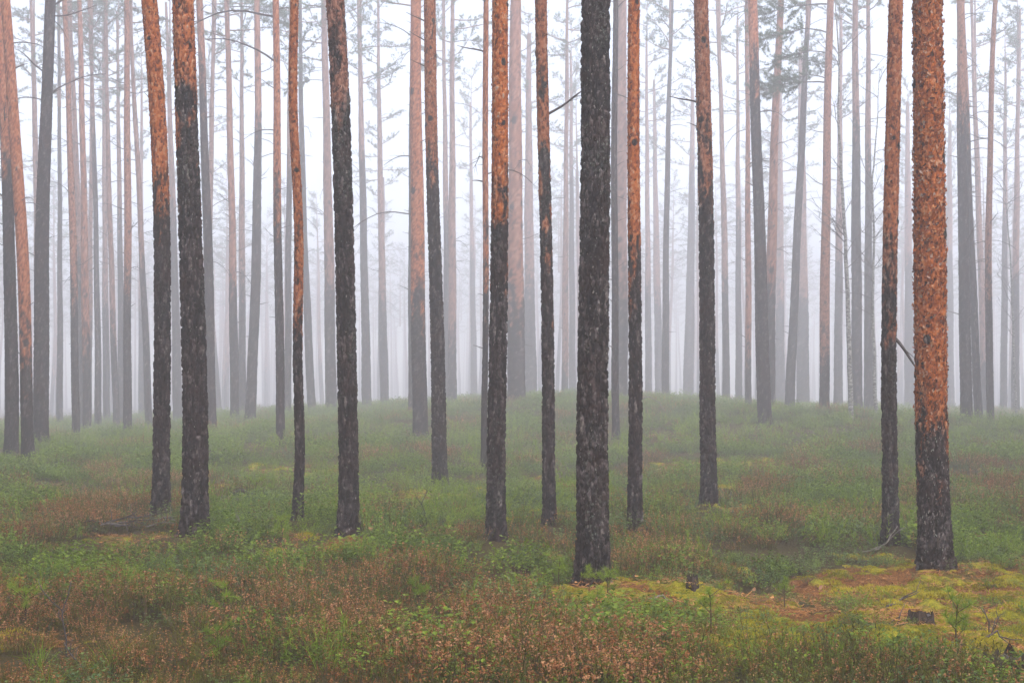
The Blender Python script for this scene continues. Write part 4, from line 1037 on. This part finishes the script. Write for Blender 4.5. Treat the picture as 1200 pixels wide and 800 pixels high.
for k, (x, y, s, lab) in enumerate([
    (690, 695, .7, 'green pine seedling at the very foot of the stoutest dark pine'), (833, 742, 1.0, 'tall pine seedling at the mossy edge near a heather clump'),
    (713, 716, .9, 'pine seedling growing on the moss hump below the stoutest pine'), (700, 720, .7, 'small pine seedling beside another on the moss hump'),
    (262, 735, 1.0, 'bright pine seedling alone in brown heather'), (330, 640, .9, 'pine seedling among shrubs past the lichen-crusted pine'),
    (490, 720, .9, 'pine seedling between green shoots and brown heather'), (1122, 770, 1.2, 'bushy pine seedling near the big rotten stump'),
    (300, 590, 1.1, 'feathery pine seedling before the slim grey pine'), (318, 585, 1.0, 'paler pine seedling next to the feathery one'),
    (255, 795, 1.0, 'pine seedling sunk deep in the front heather'), (30, 742, 1.0, 'green pine seedling by the dark leafless sapling'),
    (920, 712, .8, 'pine seedling standing on open yellow moss'), (655, 690, .8, 'pine seedling in heather beside the stoutest pine')]):
    X, Y, Zg = gd(x, y); root = bpy.data.objects.new('pine_seedling', None); COL.objects.link(root); root.location = (X, Y, Zg); root.scale = (s,) * 3; root.rotation_euler = (0, 0, k * 1.3); root.empty_display_size = .1
    tag(root, lab, 'seedling', 'pine seedlings')
    a, b = SEED[k % 3]; link('stem', a, root); link('needles', b, root)

# dry leaves
def leaf_mesh():
    pr = [(0, 0), (.35, .2), (.45, .5), (.3, .8), (0, 1.05), (-.32, .78), (-.44, .5), (-.3, .2)]
    V = [(x, y, .12 * abs(x) + .1 * y * y) for x, y in pr] + [(0, .5, 0)]
    return mesh_from('dry_leaf', V, [(8, i, (i + 1) % 8) for i in range(8)], M_DRYLEAF, True, {'tint': np.random.default_rng(1).random(9)})
LEAF = leaf_mesh()
for k, (x, y, s, lab) in enumerate([(960, 697, .075, 'pinkish dry leaf upright on open yellow moss'), (883, 699, .06, 'dry leaf lying on moss between stump and open clearing'),
    (1160, 650, .07, 'orange dry leaf in the shrubs beside the shaggy orange pine'), (596, 661, .07, 'orange dry leaf caught in heather before the blotched orange pine'),
    (436, 627, .10, 'orange dry leaf at the foot of the dark leaning pine'), (1132, 730, .07, 'dry leaf near the low black stump'), (573, 677, .05, 'whitish dry leaf in the heather'),
    (214, 641, .06, 'dry leaf below the foot of the lichen-crusted pine'), (736, 695, .06, 'rust coloured leaf on the moss hump beside the stoutest pine')]):
    X, Y, Zg = gd(x, y); o = link('dry_leaf', LEAF, loc=(X, Y, Zg + .05), rot=(math.radians(50 + 20 * math.sin(k * 3)), .3 * math.cos(k), k * 0.4 - 1), scale=s * .62); tag(o, lab, 'leaf', 'dry fallen leaves')

# ------------------------------------------------------------------ haze
hm = bpy.data.materials.new('haze'); hm.use_nodes = True; hm.node_tree.nodes.clear()
pv = hm.node_tree.nodes.new('ShaderNodeVolumePrincipled'); ho = hm.node_tree.nodes.new('ShaderNodeOutputMaterial')
pv.inputs['Color'].default_value = (0.99, 0.978, 1.0, 1); pv.inputs['Density'].default_value = HAZE_DENSITY; pv.inputs['Anisotropy'].default_value = 0.4
hm.node_tree.links.new(pv.outputs[0], ho.inputs['Volume'])
x0, x1, y0, y1, z0, z1 = -330, 330, -70, 350, -7, 31.0
HV = [(x, y, z) for z in (z0, z1) for y in (y0, y1) for x in (x0, x1)]
HF = [(0, 2, 3, 1), (4, 5, 7, 6), (0, 1, 5, 4), (2, 6, 7, 3), (0, 4, 6, 2), (1, 3, 7, 5)]
ho_ = link('haze', mesh_from('haze', HV, HF, hm, False)); tag(ho_, 'thin white morning fog filling the pine forest', 'fog', kind='stuff')
